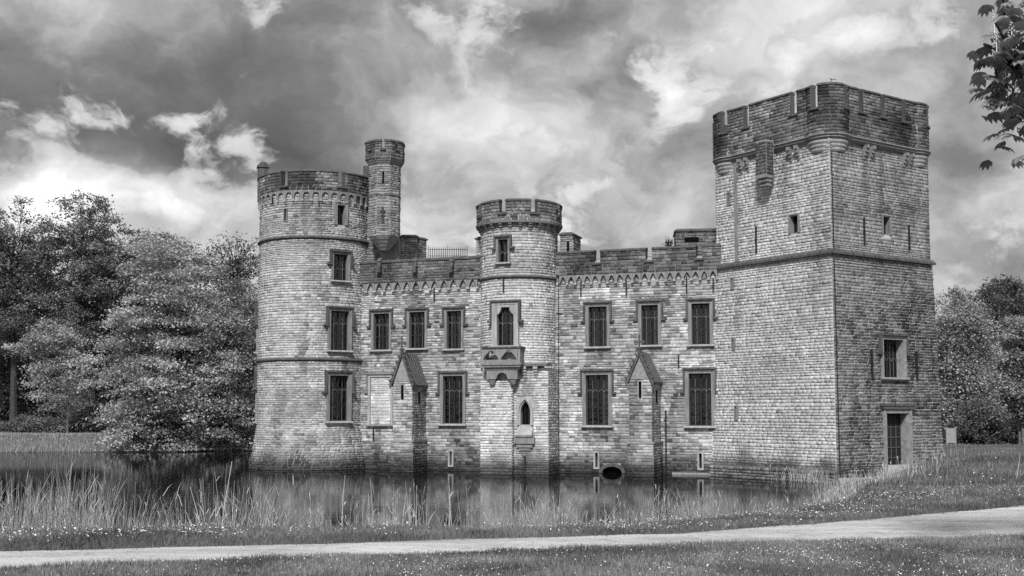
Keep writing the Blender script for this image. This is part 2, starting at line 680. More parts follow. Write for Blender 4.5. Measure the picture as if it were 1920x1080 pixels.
def core(surf, u0, u1, z0, z1, holes, step, mat='mortar', dz=2.0, d=0.0, ext=None):
    """backing sheet of a wall (the mortar) with openings left out"""
    us = sorted(set(np.round([u0 + (u1 - u0) * i / max(1, int((u1 - u0) / step)) for i in range(int((u1 - u0) / step) + 1)], 4).tolist()
                    + [round(min(max(h[i], u0), u1), 4) for h in holes for i in (0, 1)] + [round(u0, 4), round(u1, 4)]))
    zs = sorted(set([round(z0, 4), round(z1, 4)] + [round(min(max(h[i], z0), z1), 4) for h in holes for i in (2, 3)]
                    + np.round(np.linspace(z0, z1, max(2, int((z1 - z0) / dz))), 4).tolist()))
    V, F, idx = [], [], {}

    def vid(i, j):
        if (i, j) not in idx:
            idx[(i, j)] = len(V)
            uu = us[i]
            if ext:                                   # battered corner: follow the neighbouring face
                uu = min(max(uu, -ext(zs[j])), surf.L + ext(zs[j]))
            V.append(tuple(surf.at(uu, zs[j], d)))
        return idx[(i, j)]
    for i in range(len(us) - 1):
        for j in range(len(zs) - 1):
            uc, zc = (us[i] + us[i + 1]) / 2, (zs[j] + zs[j + 1]) / 2
            if any(h[0] < uc < h[1] and h[2] < zc < h[3] for h in holes):
                continue
            F.append((vid(i, j), vid(i + 1, j), vid(i + 1, j + 1), vid(i, j + 1)))
    return V, F


# --- stones
def unit_stone(seed):
    r = random.Random(seed)
    j = lambda a: r.uniform(-a, a)
    back = [(-0.5, -0.5), (0.5, -0.5), (0.5, 0.5), (-0.5, 0.5)]
    V = [(x + j(0.006), 0.0, z + j(0.02)) for x, z in back]
    V += [(x * (0.985 + j(0.03)), 0.66 + j(0.14), z * (0.95 + j(0.08))) for x, z in back]
    V += [(x * (0.90 + j(0.07)), 0.95 + j(0.20), z * (0.76 + j(0.14))) for x, z in back]
    V += [(j(0.25), 1.06 + j(0.22), 0.05 + j(0.2))]
    F = []
    for a in (0, 4):
        for i in range(4):
            k = (i + 1) % 4
            F += [(a + i, a + k, a + 4 + k), (a + i, a + 4 + k, a + 4 + i)]
    F += [(8 + i, 8 + (i + 1) % 4, 12) for i in range(4)]
    return np.array(V), np.array(F)


UNIT = [unit_stone(s) for s in range(14)]
UNIT_ME = []
for V, F in UNIT:
    V2 = V * np.array([1, -1, 1])
    UNIT_ME.append(mesh_np('stone', V2, F, np.ones(len(V2)), 'stone'))


class Masonry:
    """the stones of one thing; the 300 that show largest become objects, the rest one mesh"""
    def __init__(self, root):
        self.root, self.st = root, []

    def lay(self, surf, u0, u1, z0, z1, holes, tone, ch=(0.115, 0.185), ln=(0.18, 0.46), d=0.0, dep=(0.025, 0.055), gap=0.014):
        r = random.Random(int((z0 * 7 + z1 * 13 + d * 31 + surf.L) * 1000 + len(self.st)) % 99991)
        z = z0
        f0 = u0 if callable(u0) else (lambda zz, q=u0: q)
        f1 = u1 if callable(u1) else (lambda zz, q=u1: q)
        while z < z1 - 0.04:
            h = r.uniform(*ch) * (1.0 + 0.38 * mnoise.noise(Vector((z * 0.55, surf.L, d * 3 + 0.5))))
            if z1 - z - h < ch[0] * 0.6:
                h = z1 - z
            zc = z + h / 2
            iv = [(f0(zc), f1(zc))]
            for ha, hb, za, zb in holes:
                if min(zb, z + h) - max(za, z) > 0.35 * h:
                    nv = []
                    for a, b in iv:
                        if hb <= a or ha >= b:
                            nv.append((a, b))
                        else:
                            if ha - a > 0.05:
                                nv.append((a, ha))
                            if b - hb > 0.05:
                                nv.append((hb, b))
                    iv = nv
            for a, b in iv:
                u = a
                first = r.uniform(0.4, 1.0)
                while u < b - 0.02:
                    w = r.uniform(*ln) * first
                    first = 1.0
                    if b - u - w < ln[0] * 0.55:
                        w = b - u
                    uc = u + w / 2
                    P = surf.at(uc, zc, d)
                    px, py, f = proj(P)
                    tn = tone(px, py, P, r)
                    self.st.append((surf, uc, zc, d - 0.02, w - gap, h - gap, r.uniform(*dep) + 0.02, tn, r.randrange(14), w * h / f ** 2, r.uniform(-0.03, 0.03)))
                    u += w
            z += h

    def finish(self, n_single=300, name='stone'):
        self.st.sort(key=lambda s: -s[9])
        for s in self.st[:n_single]:
            surf, u, z, d, w, h, dp, tn, vi, _, rot = s
            M = surf.frame(u, z, d) @ Matrix.Rotation(rot, 4, 'Y') @ Matrix.Diagonal((w, dp, h, 1))
            o = obj('stone', UNIT_ME[vi], self.root, M)
            o.color = (tn, tn, tn, 1)
        rest = self.st[n_single:]
        if rest:
            Vs, Fs, Ts, b = [], [], [], 0
            for surf, u, z, d, w, h, dp, tn, vi, _, rot in rest:
                M = np.array(surf.frame(u, z, d))
                V, F = UNIT[vi]
                L = V * np.array([w, -dp, h])
                c, s_ = math.cos(rot), math.sin(rot)
                L = np.stack([L[:, 0] * c + L[:, 2] * s_, L[:, 1], -L[:, 0] * s_ + L[:, 2] * c], 1)
                Vs.append(L @ M[:3, :3].T + M[:3, 3])
                Fs.append(F + b)
                Ts.append(np.full(len(V), tn))
                b += len(V)
            me = mesh_np('stonework', np.concatenate(Vs), np.concatenate(Fs), np.concatenate(Ts), 'stone')
            o = obj('stonework', me, self.root)
            o['kind'] = 'stuff'


def fbm(P, s, o=3):
    return mnoise.fractal(Vector(P) * s, 1.0, 2.0, o)


SILL_STAINS = [(635, 660, 30, 34, 0.5), (635, 796, 32, 40, 0.5), (637, 531, 24, 30, 0.5), (714, 658, 24, 30, 0.5), (782, 655, 24, 26, 0.5), (850, 657, 24, 30, 0.5),
               (848, 797, 30, 40, 0.6), (1121, 653, 28, 34, 0.5), (1219, 650, 26, 28, 0.5), (1313, 650, 28, 34, 0.5), (1120, 802, 34, 40, 0.6), (1315, 803, 34, 40, 0.5),
               (590, 452, 108, 26, 0.35), (590, 680, 110, 22, 0.3), (973, 522, 76, 22, 0.35), (1455, 488, 112, 20, 0.25), (1660, 482, 96, 26, 0.35), (590, 380, 108, 22, 0.35),
               (973, 430, 76, 18, 0.4), (1200, 532, 150, 16, 0.3), (785, 534, 115, 16, 0.3), (1455, 268, 110, 26, 0.3), (1650, 268, 96, 34, 0.4), (942, 700, 30, 50, 0.25)]


def make_tone(base=1.0, var=0.13, dark_p=0.04, dark_v=0.45, patch=0.16, stains_and_shade=(), wet=True, streak=0.46):
    def f(px, py, P, r):
        t = base * (1 + r.gauss(0, var))
        t *= 1 + patch * fbm(P, 0.35)
        p = dark_p * (1 + 2.5 * max(0, fbm((P.x + 31, P.y, P.z * 1.6), 0.45)))
        if r.random() < p:
            t *= r.uniform(dark_v, dark_v + 0.3)
        for sx, sy, rx, ry, k in stains_and_shade:  # stains, and on some sides shade put into the stone tone
            q = ((px - sx) / rx) ** 2 + ((py - sy) / ry) ** 2
            if q < 4:
                e = math.exp(-q) * (0.75 + 0.9 * fbm((P.x * 2, P.y * 2, P.z), 0.9))
                t *= max(0.22, 1 - k * max(0, e) * r.uniform(0.6, 1.25))
        for sx, sy, rx, ry, k in SILL_STAINS:     # run-off below sills and ledges
            if abs(px - sx) < rx and 0 < py - sy < ry:
                e = (1 - (py - sy) / ry) * (1 - 0.6 * abs(px - sx) / rx)
                t *= 1 - k * e * (0.5 + 0.9 * abs(mnoise.noise(Vector((P.x * 3.0, P.y * 3.0, P.z * 0.3)))))
        # rain streaks: narrow in plan, long in height, stronger towards ledges above
        stk = mnoise.noise(Vector((P.x * 1.5 + P.y * 1.5, P.y * 0.4, P.z * 0.16 + 5))) + 0.35 * mnoise.noise(Vector((P.x * 4.1, P.y * 4.1, P.z * 0.4)))
        if stk > 0.22:
            t *= 1 - streak * min(1.0, (stk - 0.22) / 0.35)
        rough_p = mnoise.noise(Vector((P.x * 0.55 + 9, P.y * 0.55, P.z * 0.8)))
        if rough_p > 0.25:                       # repaired patches of darker or paler stone
            t *= 0.84 if mnoise.noise(Vector((P.x * 0.2, P.y * 0.2, P.z * 0.2 + 3))) > 0 else 1.10
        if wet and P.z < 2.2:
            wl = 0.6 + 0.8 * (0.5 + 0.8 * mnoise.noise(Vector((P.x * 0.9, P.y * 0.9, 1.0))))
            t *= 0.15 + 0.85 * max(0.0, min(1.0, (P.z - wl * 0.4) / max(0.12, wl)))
        return max(0.06, min(1.7, t))
    return f


# ------------------------------------------------------------------ terrain, water, path
SHORE = np.array([(-500, 6), (-60, 13.5), (-20, 16.3), (-7.2, 17.3), (-2.5, 18.1), (0.3, 18.5), (3.0, 20.2), (6.0, 23.2), (8.6, 32),
                  (10.8, 42), (14.3, 52.6), (16.5, 57.2), (17.6, 62), (18.2, 70), (17, 82), (8, 104), (-8, 113), (-22, 107.5),
                  (-33, 104.5), (-60, 101), (-160, 96), (-500, 90)], dtype=float)
PATH_LO = np.array([(-40, 8.0), (-12, 11.4), (-5.6, 12.9), (-2.05, 14.06), (2.2, 15.2), (7.1, 16.3), (12, 17.0), (30, 19.5), (60, 22)])
PATH_HI = np.array([(-40, 9.6), (-12, 13.0), (-6.3, 14.6), (-2.2, 15.5), (2.4, 16.75), (5.4, 18.7), (9.4, 21.7), (16, 25.5), (30, 30), (60, 34)])


def inside_poly(x, y, poly):
    c = np.zeros(x.shape, bool)
    n_ = len(poly)
    for i in range(n_):
        x0, y0 = poly[i]
        x1, y1 = poly[(i + 1) % n_]
        if y0 == y1:
            continue
        cond = ((y0 > y) != (y1 > y)) & (x < (x1 - x0) * (y - y0) / (y1 - y0) + x0)
        c ^= cond
    return c


def shore_exact(x, y):
    """positive on land, negative in the pond"""
    d = np.full(x.shape, 1e9)
    for i in range(len(SHORE) - 1):
        a, b = SHORE[i], SHORE[i + 1]
        ab = b - a
        t = np.clip(((x - a[0]) * ab[0] + (y - a[1]) * ab[1]) / (ab @ ab), 0, 1)
        d = np.minimum(d, np.hypot(x - a[0] - t * ab[0], y - a[1] - t * ab[1]))
    return np.where(inside_poly(x, y, SHORE), -d, d)


_SX, _SY, _SH = -72.0, 4.0, 0.3
_gx, _gy = np.arange(_SX, 52, _SH), np.arange(_SY, 128, _SH)
_G = shore_exact(*np.meshgrid(_gx, _gy))


def shore_dist(x, y):
    x, y = np.asarray(x, float), np.asarray(y, float)
    fx = np.clip((x - _SX) / _SH, 0, len(_gx) - 1.001)
    fy = np.clip((y - _SY) / _SH, 0, len(_gy) - 1.001)
    i, j = fx.astype(int), fy.astype(int)
    fx, fy = fx - i, fy - j
    v = (_G[j, i] * (1 - fx) + _G[j, i + 1] * fx) * (1 - fy) + (_G[j + 1, i] * (1 - fx) + _G[j + 1, i + 1] * fx) * fy
    far = (x < _SX) | (x > 51) | (y < _SY) | (y > 127)
    if far.any():
        v = np.where(far, 0, v)
        v[far] = shore_exact(x[far], y[far])
    return v


def vnoise(x, y, s, seed=0):
    x, y = x * s + seed * 17.3, y * s + seed * 9.1
    xi, yi = np.floor(x), np.floor(y)
    fx, fy = smooth(x - xi), smooth(y - yi)

    def h(a, b):
        v = np.sin(a * 127.1 + b * 311.7 + seed) * 43758.5453
        return v - np.floor(v)
    return (h(xi, yi) * (1 - fx) + h(xi + 1, yi) * fx) * (1 - fy) + (h(xi, yi + 1) * (1 - fx) + h(xi + 1, yi + 1) * fx) * fy


def height(x, y):
    x, y = np.asarray(x, float), np.asarray(y, float)
    d = shore_dist(x, y) + 0.5 * (vnoise(x, y, 0.8, 3) - 0.5)
    wdt = 1.3 + 5.5 * smooth((y - 24) / 25)
    wdt = np.where((y > 80) & (x < 0), 2.2, wdt)
    top = 1.69 + 0.05 * np.sin(x * 0.3 + y * 0.21)
    top = np.where(x > 5, top - 0.10 * smooth((y - 30) / 20) - 0.7 * smooth((y - 68) / 14), top)
    top = np.where((y > 80) & (x <= 5), 1.45, top)
    top = top - 0.38 * np.exp(-((x - 22) ** 2 + (y - 60) ** 2) / 45.0)
    land = top * smooth((d + 0.2) / wdt)
    bed = np.maximum(-1.0, d * 0.5)
    hgt = np.where(d > -0.1, land, bed)
    hi_y = np.interp(x, PATH_HI[:, 0], PATH_HI[:, 1])
    near = smooth((30 - y) / 6)
    # verge lip between path and water, and level ground under the path
    lip = smooth((y - hi_y - 0.05) / 0.25)
    flat = (y < hi_y + 0.05)
    hgt = np.where(flat, 1.69, hgt + 0.05 * near * lip * smooth(d / 0.8))
    lo_y = np.interp(x, PATH_LO[:, 0], PATH_LO[:, 1])
    hgt = hgt + np.where(y < lo_y, 0.05 * smooth((lo_y - y) / 0.3) + 0.05 * (vnoise(x, y, 0.6, 5) - 0.5) * smooth((lo_y - y) / 0.6), 0)
    # gentle bumps on the meadow
    hgt = hgt + np.where((d > 3) & (y > 22), 0.12 * (vnoise(x, y, 0.25, 8) - 0.5), 0)
    return hgt


gx = np.unique(np.round(np.concatenate([np.linspace(-700, -60, 17), np.linspace(-60, -12, 50), np.arange(-12, 26, 0.28), np.linspace(26, 70, 40), np.linspace(70, 700, 17)]), 3))
gy = np.unique(np.round(np.concatenate([np.linspace(-60, 6, 14), np.arange(6, 27, 0.2), np.arange(27, 72, 0.6), np.arange(72, 125, 1.4), np.linspace(125, 1500, 20)]), 3))
GX, GY = np.meshgrid(gx, gy)
GZ = height(GX, GY)
V = np.stack([GX.ravel(), GY.ravel(), GZ.ravel()], 1)
nx, ny = len(gx), len(gy)
ii, jj = np.meshgrid(np.arange(nx - 1), np.arange(ny - 1))
a = (jj * nx + ii).ravel()
F = np.stack([a, a + 1, a + 1 + nx, a + nx], 1)
tag(obj('ground', mesh_np('ground', V, F, None, 'turf', True)), 'grassy ground and banks around the moat', None, None, 'structure')

wm = MB()
WP = [(p[0], p[1]) for p in SHORE]
cx_, cy_ = -60.0, 60.0
wv = []
for (x, y) in WP:                      # water sheet reaches a little under the banks
    v = Vector((x, y))
    wv.append((x, y, 0.0))
me = bpy.data.meshes.new('water')
bm = bmesh.new()
bm.faces.new([bm.verts.new(p) for p in wv])
bmesh.ops.triangulate(bm, faces=bm.faces[:])
bm.normal_update()
for f in bm.faces:
    if f.normal.z < 0:
        f.normal_flip()
bm.to_mesh(me)
bm.free()
me.materials.append(MATS['water'])
tag(obj('water', me), 'dark still moat water reflecting the castle', None, None, 'structure')

xs = np.concatenate([np.linspace(-40, -12, 30), np.arange(-12, 14, 0.2), np.linspace(14, 60, 40)])
lo = np.interp(xs, PATH_LO[:, 0], PATH_LO[:, 1]) + 0.22 * (vnoise(xs, xs * 0, 1.4, 2) - 0.5) + 0.1 * (vnoise(xs, xs * 0, 4.1, 3) - 0.5)
hi = np.interp(xs, PATH_HI[:, 0], PATH_HI[:, 1]) + 0.18 * (vnoise(xs, xs * 0, 1.7, 4) - 0.5) + 0.1 * (vnoise(xs, xs * 0, 4.7, 5) - 0.5)
NV = 10
V, F = [], []
for i in range(len(xs)):
    for j in range(NV + 1):
        t = j / NV
        y = lo[i] * (1 - t) + hi[i] * t
        V.append((xs[i], y, 1.702 + 0.02 * math.sin(math.pi * t)))
for i in range(len(xs) - 1):
    for j in range(NV):
        a = i * (NV + 1) + j
        F.append((a, a + NV + 1, a + NV + 2, a + 1))
tag(obj('path', mesh_np('path', V, F, None, 'gravel', True)), 'pale sandy gravel path along the bank', None, None, 'structure')

# ------------------------------------------------------------------ castle walls
GROUP = 'towers and walls of the moated castle'
A_L, A_R = Vector((11.30, 64.55)), Vector((-10.6, 72.45))
CW = Surf([('L', (-10.6, 72.46), (11.36, 64.55))])                     # curtain wall line, left to right
RT_C, RT_R = (-12.35, 73.7), 3.52
RT = Surf([('A', RT_C, RT_R, math.radians(150), math.radians(362))], lambda z: max(0.0, (2.6 - z)) * 0.16)
KC = Vector((15.95, 58.15))
KDL, KDR = Vector((-math.cos(math.radians(55)), math.sin(math.radians(55)))), Vector((math.cos(math.radians(35)), math.sin(math.radians(35))))
KS = 8.0
KL_P, KR_P = KC + KDL * KS, KC + KDR * KS
Z_STR = 11.45                                                          # string course of the keep
kb = lambda z: 0.07 + 0.26 * (Z_STR - z) / Z_STR if z < Z_STR else 0.0
KL = Surf([('L', KL_P, KC)], kb)
KR = Surf([('L', KC, KR_P)], kb)


def rect(surf, x0, x1, y0, y1, d=0.0):
    """opening (u0, u1, z0, z1) of a wall from the sides and ends of a window"""
    xm, ym = (x0 + x1) / 2, (y0 + y1) / 2
    u0, _ = surf.hit(x0, ym, d)
    u1, _ = surf.hit(x1, ym, d)
    _, zt = surf.hit(xm, y0, d)
    _, zb = surf.hit(xm, y1, d)
    return (u0, u1, zb, zt)


def zat(surf, x, y, d=0.0):
    return surf.hit(x, y, d)[1]


def grow(h, s, b=None, t=None):
    return (h[0] - s, h[1] + s, h[2] - (s if b is None else b), h[3] + (s if t is None else t))


def pointed(w, h, zs, k=7):
    """half-width profile of a pointed arch opening: from bottom left round to bottom right, z from 0"""
    r = w / 2
    pts = [(-r, 0.0), (-r, zs)]
    R = 1.25 * w
    c = R - r
    for i in range(1, k + 1):
        a = i / k
        ang = math.pi - a * math.acos(c / R)
        pts.append((c + R * math.cos(ang), zs + R * math.sin(ang)))
    ph = pts[-1][1]
    sc = (h - zs) / max(1e-4, ph - zs)
    pts = [(x, zs + (z - zs) * sc if z > zs else z) for x, z in pts]
    right = [(-x, z) for x, z in pts[:-1]][::-1]
    return pts + right


def window(root, surf, hole, hood=True, a=0.17, curtain=0, rows=(0.36, 0.36, 0.28), cols=2, mat='dressed_stone', sill=True, tracery=True, depth=0.34, proud=0.10):
    """window > surround mesh with sill, hood_mould, pane, mullion, transom, grille, recess"""
    u0, u1, z0, z1 = hole
    w, h = u1 - u0, z1 - z0
    M = surf.frame((u0 + u1) / 2, z0, 0.0)
    b = MB()
    for s in (-1, 1):
        e0, e1 = sorted((s * w / 2, s * (w / 2 + a * 0.55)))
        b.box(e0, e1, -proud + 0.03, depth, 0, h)
        e0, e1 = sorted((s * (w / 2 + a * 0.55), s * (w / 2 + a)))
        b.box(e0, e1, -proud, 0.1, 0, h + a)
    b.box(-w / 2 - a * 0.55, w / 2 + a * 0.55, -proud + 0.03, depth, h, h + a * 0.5)
    b.box(-w / 2 - a * 0.55, w / 2 + a * 0.55, -proud, 0.1, h + a * 0.5, h + a)
    win = obj('window', b.mesh('window', mat), root, M)

    def sub(name, mb, m_):
        return obj(name, mb.mesh(name, m_), win, None, True)
    if sill:
        e = w / 2 + a + 0.07
        sub('sill', MB().prism_x([(-proud - 0.12, -0.10), (depth, -0.13), (depth, 0.03), (-proud, 0.0), (-proud - 0.12, -0.05)], -e, e), 'pale_dressed_stone' if mat == 'dressed_stone' else mat)
    if hood:
        q = MB()
        e = w / 2 + a
        y0, y1 = -proud - 0.09, 0.08
        q.box(-e - 0.11, e + 0.11, y0, y1, h + a + 0.003, h + a + 0.10)
        zd = h * 0.66
        for s in (-1, 1):
            x0, x1 = sorted((s * (e + 0.005), s * (e + 0.11)))
            q.box(x0, x1, y0 + 0.02, y1, zd, h + a)
            x0, x1 = sorted((s * (e + 0.007), s * (e + 0.26)))
            q.box(x0, x1, y0, y1, zd - 0.12, zd - 0.003)
        sub('hood_mould', q, 'weathered_stone')
    yb = depth - 0.08
    rec = MB().box(-w / 2 - 0.02, w / 2 + 0.02, depth + 0.32, depth + 0.36, -0.02, h + 0.02)
    rec.box(-w / 2 - 0.06, -w / 2 - 0.02, depth - 0.005, depth + 0.36, -0.02, h + 0.02)
    rec.box(w / 2 + 0.02, w / 2 + 0.06, depth - 0.005, depth + 0.36, -0.02, h + 0.02)
    rec.box(-w / 2 - 0.06, w / 2 + 0.06, depth - 0.005, depth + 0.36, h + 0.02, h + 0.06)
    rec.box(-w / 2 - 0.06, w / 2 + 0.06, depth - 0.005, depth + 0.36, -0.06, -0.02)
    sub('recess', rec, 'room_dark')
    # wooden casement
    fw = 0.055
    fr_ = MB()
    for s in (-1, 1):
        x0, x1 = sorted((s * w / 2, s * (w / 2 - fw)))
        fr_.box(x0, x1, yb - 0.03, yb + 0.05, 0.03, h)
    fr_.box(-w / 2 + fw, w / 2 - fw, yb - 0.03, yb + 0.05, h - fw, h)
    fr_.box(-w / 2 + fw, w / 2 - fw, yb - 0.03, yb + 0.05, 0.03, 0.03 + fw)
    sub('casement', fr_, 'dark_wood')
    cw = w / cols
    for i in range(1, cols):
        sub('mullion', MB().box(-w / 2 + i * cw - 0.045, -w / 2 + i * cw + 0.045, yb - 0.05, yb + 0.04, 0.03, h - 0.01), 'dark_wood')
    zz = 0.03
    zr = []
    for r_ in rows:
        zr.append((zz, zz + r_ * (h - 0.03)))
        zz += r_ * (h - 0.03)
    for k_, (za, zb) in enumerate(zr):
        if k_:
            sub('transom', MB().box(-w / 2 + fw, w / 2 - fw, yb - 0.04, yb + 0.035, za - 0.03, za + 0.03), 'dark_wood')
        for i in range(cols):
            x0, x1 = -w / 2 + i * cw + 0.05, -w / 2 + (i + 1) * cw - 0.05
            sub('pane', MB().box(x0, x1, yb + 0.008, yb + 0.014, za + 0.03, zb - 0.03), 'glass')
    g = MB()
    for i in range(cols):
        nb = 1 if cw < 0.75 else 2
        for k_ in range(1, nb + 1):
            xb = -w / 2 + i * cw + cw * k_ / (nb + 1)
            g.box(xb - 0.013, xb + 0.013, yb - 0.035, yb - 0.013, 0.05, h - 0.05)
        if tracery:
            for (za, zb) in zr[-2:]:
                for k_ in range(2):
                    xc = -w / 2 + i * cw + cw * (0.27 + 0.46 * k_)
                    rr = cw * 0.2
                    zc = zb - 0.05 - rr
                    inn = [(xc + (rr - 0.014) * math.cos(t), zc + (rr - 0.014) * math.sin(t)) for t in np.linspace(math.pi, 0, 7)]
                    ou = [(xc + (rr + 0.014) * math.cos(t), zc + (rr + 0.014) * math.sin(t)) for t in np.linspace(math.pi, 0, 7)]
                    g.ring(inn, ou, yb - 0.03, yb - 0.01)
    sub('grille', g, 'bar_paint')
    if curtain:
        cm = MB()
        xs_ = np.linspace(-w / 2 + 0.06, w / 2 - 0.06, 15)
        for s in range(2):
            seg = xs_[:6] if s == 0 else xs_[9:]
            if curtain == 2 and s == 0:
                continue
            top = h * (0.62 if curtain == 3 else 0.9)
            for k_ in range(len(seg) - 1):
                y_ = depth + 0.14 + 0.03 * (k_ % 2)
                cm.box(seg[k_], seg[k_ + 1] - 0.012, y_, y_ + 0.02, 0.05, top)
        sub('curtain', cm, 'curtain_cloth')
    return win


def slit(root, surf, hole, a=0.10, mat='dressed_stone', name='arrow_slit', proud=0.09):
    u0, u1, z0, z1 = hole
    w, h = u1 - u0, z1 - z0
    M = surf.frame((u0 + u1) / 2, z0, 0.0)
    b = MB()
    b.box(-w / 2 - a, -w / 2, -proud, 0.3, -a, h + a)
    b.box(w / 2, w / 2 + a, -proud, 0.3, -a, h + a)
    b.box(-w / 2, w / 2, -proud, 0.3, h, h + a)
    b.box(-w / 2, w / 2, -proud, 0.3, -a, 0)
    o = obj(name, b.mesh(name, mat), root, M)
    obj('recess', MB().box(-w / 2 - 0.01, w / 2 + 0.01, 0.26, 0.30, -0.01, h + 0.01).mesh('recess', 'room_dark'), o, None, True)
    return o


def anchor(root, surf, x, y0, y1, tilt=0.0, wd=0.035):
    u, z0 = surf.hit(x, y1)
    _, z1 = surf.hit(x, y0)
    h = z1 - z0
    M = surf.frame(u, z0, 0.07) @ Matrix.Rotation(tilt, 4, 'Y')
    b = MB().box(-wd, wd, -0.05, 0.09, 0, h)
    b.box(-wd * 1.4, wd * 1.4, -0.07, 0.02, h * 0.45, h * 0.52)
    obj('wall_anchor', b.mesh('wall_anchor', 'iron'), root, M)


def cable(root, surf, x, y0, y1, r=0.022, name='conductor_cable'):
    u, z0 = surf.hit(x, y1)
    u2, z1 = surf.hit(x, y0)
    zs_ = np.linspace(z0, z1, 8)
    b = MB().tube([surf.at(u, z, 0.10) for z in zs_], [r] * 8, 5)
    obj(name, b.mesh(name, 'iron'), root)


def bay_mesh(bw, zlow, zspring, ztop, dep, pointed_arch=False, mat='dressed_stone', name='arch'):
    """one bay of a corbel table: an arch cut into the underside of a band"""
    r = bw * 0.37
    xs_, lo_ = [], []
    xs_ += [-bw / 2, -r - 1e-4]
    lo_ += [zlow, zlow]
    for t in np.linspace(0, 1, 9):
        x = -r + 2 * r * t
        if pointed_arch:
            q = 1 - abs(2 * t - 1)
            zz = zspring + 1.75 * r * (1 - (1 - q) ** 1.6)
        else:
            zz = zspring + r * math.sqrt(max(0, 1 - (2 * t - 1) ** 2))
        xs_.append(x)
        lo_.append(zz)
    xs_ += [r + 1e-4, bw / 2]
    lo_ += [zlow, zlow]
    return MB().strip(xs_, lo_, [ztop] * len(xs_), -dep, 0.02).mesh(name, mat)


def corbel_mesh(w, h, dep, mat='dressed_stone', steps=3):
    b = MB()
    for i in range(steps):
        f = (i + 1) / steps
        b.box(-w / 2 * (0.78 + 0.22 * f), w / 2 * (0.78 + 0.22 * f), -dep * f, 0.03, -h + h * i / steps, -h + h * (i + 1) / steps + (0.0 if i == steps - 1 else 0.004))
    return b.mesh('corbel', mat)


def coping_prof(d0, d1, z, h=0.16, over=0.10):
    """sloped coping over a wall whose faces are at d0 (back) and d1 (front)"""
    return [(d0 - over * 0.5, z), (d1 + over, z), (d1 + over, z + h * 0.4), ((d0 + d1) / 2 + 0.08, z + h), (d0, z + h), (d0 - over * 0.5, z + h * 0.5)]


def battlement(root, mas, surf, u0, u1, zb, zsill, ztop, d0, d1, crenels, tone, cop_mat='weathered_stone', step=0.25, clad=True, over=0.05):
    """parapet with merlons; crenels = [(ua, ub)]; stones on the outer face"""
    obj('parapet', sweep(surf, u0, u1, [(d0, zb), (d1, zb), (d1, zsill), (d0, zsill)], step, 'mortar', 'parapet'), root)
    edges = [u0] + [e for c in crenels for e in c] + [u1]
    for i in range(0, len(edges), 2):
        a_, b_ = edges[i], edges[i + 1]
        if b_ - a_ < 0.05:
            continue
        m_ = obj('merlon', sweep(surf, a_, b_, [(d0, zsill), (d1, zsill), (d1, ztop), (d0, ztop)], step, 'weathered_stone', 'merlon'), root)
        c_ = sweep(surf, a_ - 0.015, b_ + 0.015, coping_prof(d0, d1 + 0.04, ztop, 0.16, over), step, cop_mat, 'coping')
        obj('coping', c_, m_, None, True)
        # merlon was linked with an identity matrix, so its local space is world space
    for ca, cb in crenels:
        obj('crenel_sill', sweep(surf, ca - 0.09, cb + 0.09, [(d0 - 0.03, zsill - 0.09), (d1 + 0.13, zsill - 0.09), (d1 + 0.13, zsill + 0.02), (d0 - 0.03, zsill + 0.07)], step, cop_mat, 'crenel_sill'), root)
    if clad:
        holes = [(ca, cb, zsill, ztop + 1) for ca, cb in crenels]
        mas.lay(surf, u0, u1, zb, ztop, holes, tone, d=d1, ch=(0.15, 0.2), ln=(0.24, 0.46))


# =========================================================== square keep
keep = thing('square_keep', 'tall square stone keep with crenellated top standing at the right of the castle', 'tower', (KC.x, KC.y, 0), GROUP)
kmas = Masonry(keep)
KH = {}
KH['l_win'] = rect(KL, 1483, 1497, 405, 437)
KH['r_win'] = rect(KR, 1655, 1667, 407, 440)
KH['r_low'] = rect(KR, 1655, 1692, 637, 708)
KH['door'] = rect(KR, 1662, 1700, 775, 862)
KH['door'] = (KH['door'][0], KH['door'][1], 0.75, KH['door'][3])
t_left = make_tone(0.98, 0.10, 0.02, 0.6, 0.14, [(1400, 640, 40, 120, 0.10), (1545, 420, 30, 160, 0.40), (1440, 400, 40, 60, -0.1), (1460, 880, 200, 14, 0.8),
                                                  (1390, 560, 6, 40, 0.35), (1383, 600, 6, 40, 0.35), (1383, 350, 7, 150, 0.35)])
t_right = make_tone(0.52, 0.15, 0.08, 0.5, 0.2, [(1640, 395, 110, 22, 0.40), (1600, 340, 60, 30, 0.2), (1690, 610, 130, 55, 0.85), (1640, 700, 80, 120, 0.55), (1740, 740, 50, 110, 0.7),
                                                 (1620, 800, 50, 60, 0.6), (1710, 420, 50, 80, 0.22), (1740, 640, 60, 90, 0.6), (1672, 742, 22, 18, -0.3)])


def kslit(surf, x, y0, y1, w=0.12):
    u, zb = surf.hit(x, y1)
    _, zt = surf.hit(x, y0)
    return (u - w / 2, u + w / 2, zb, zt)


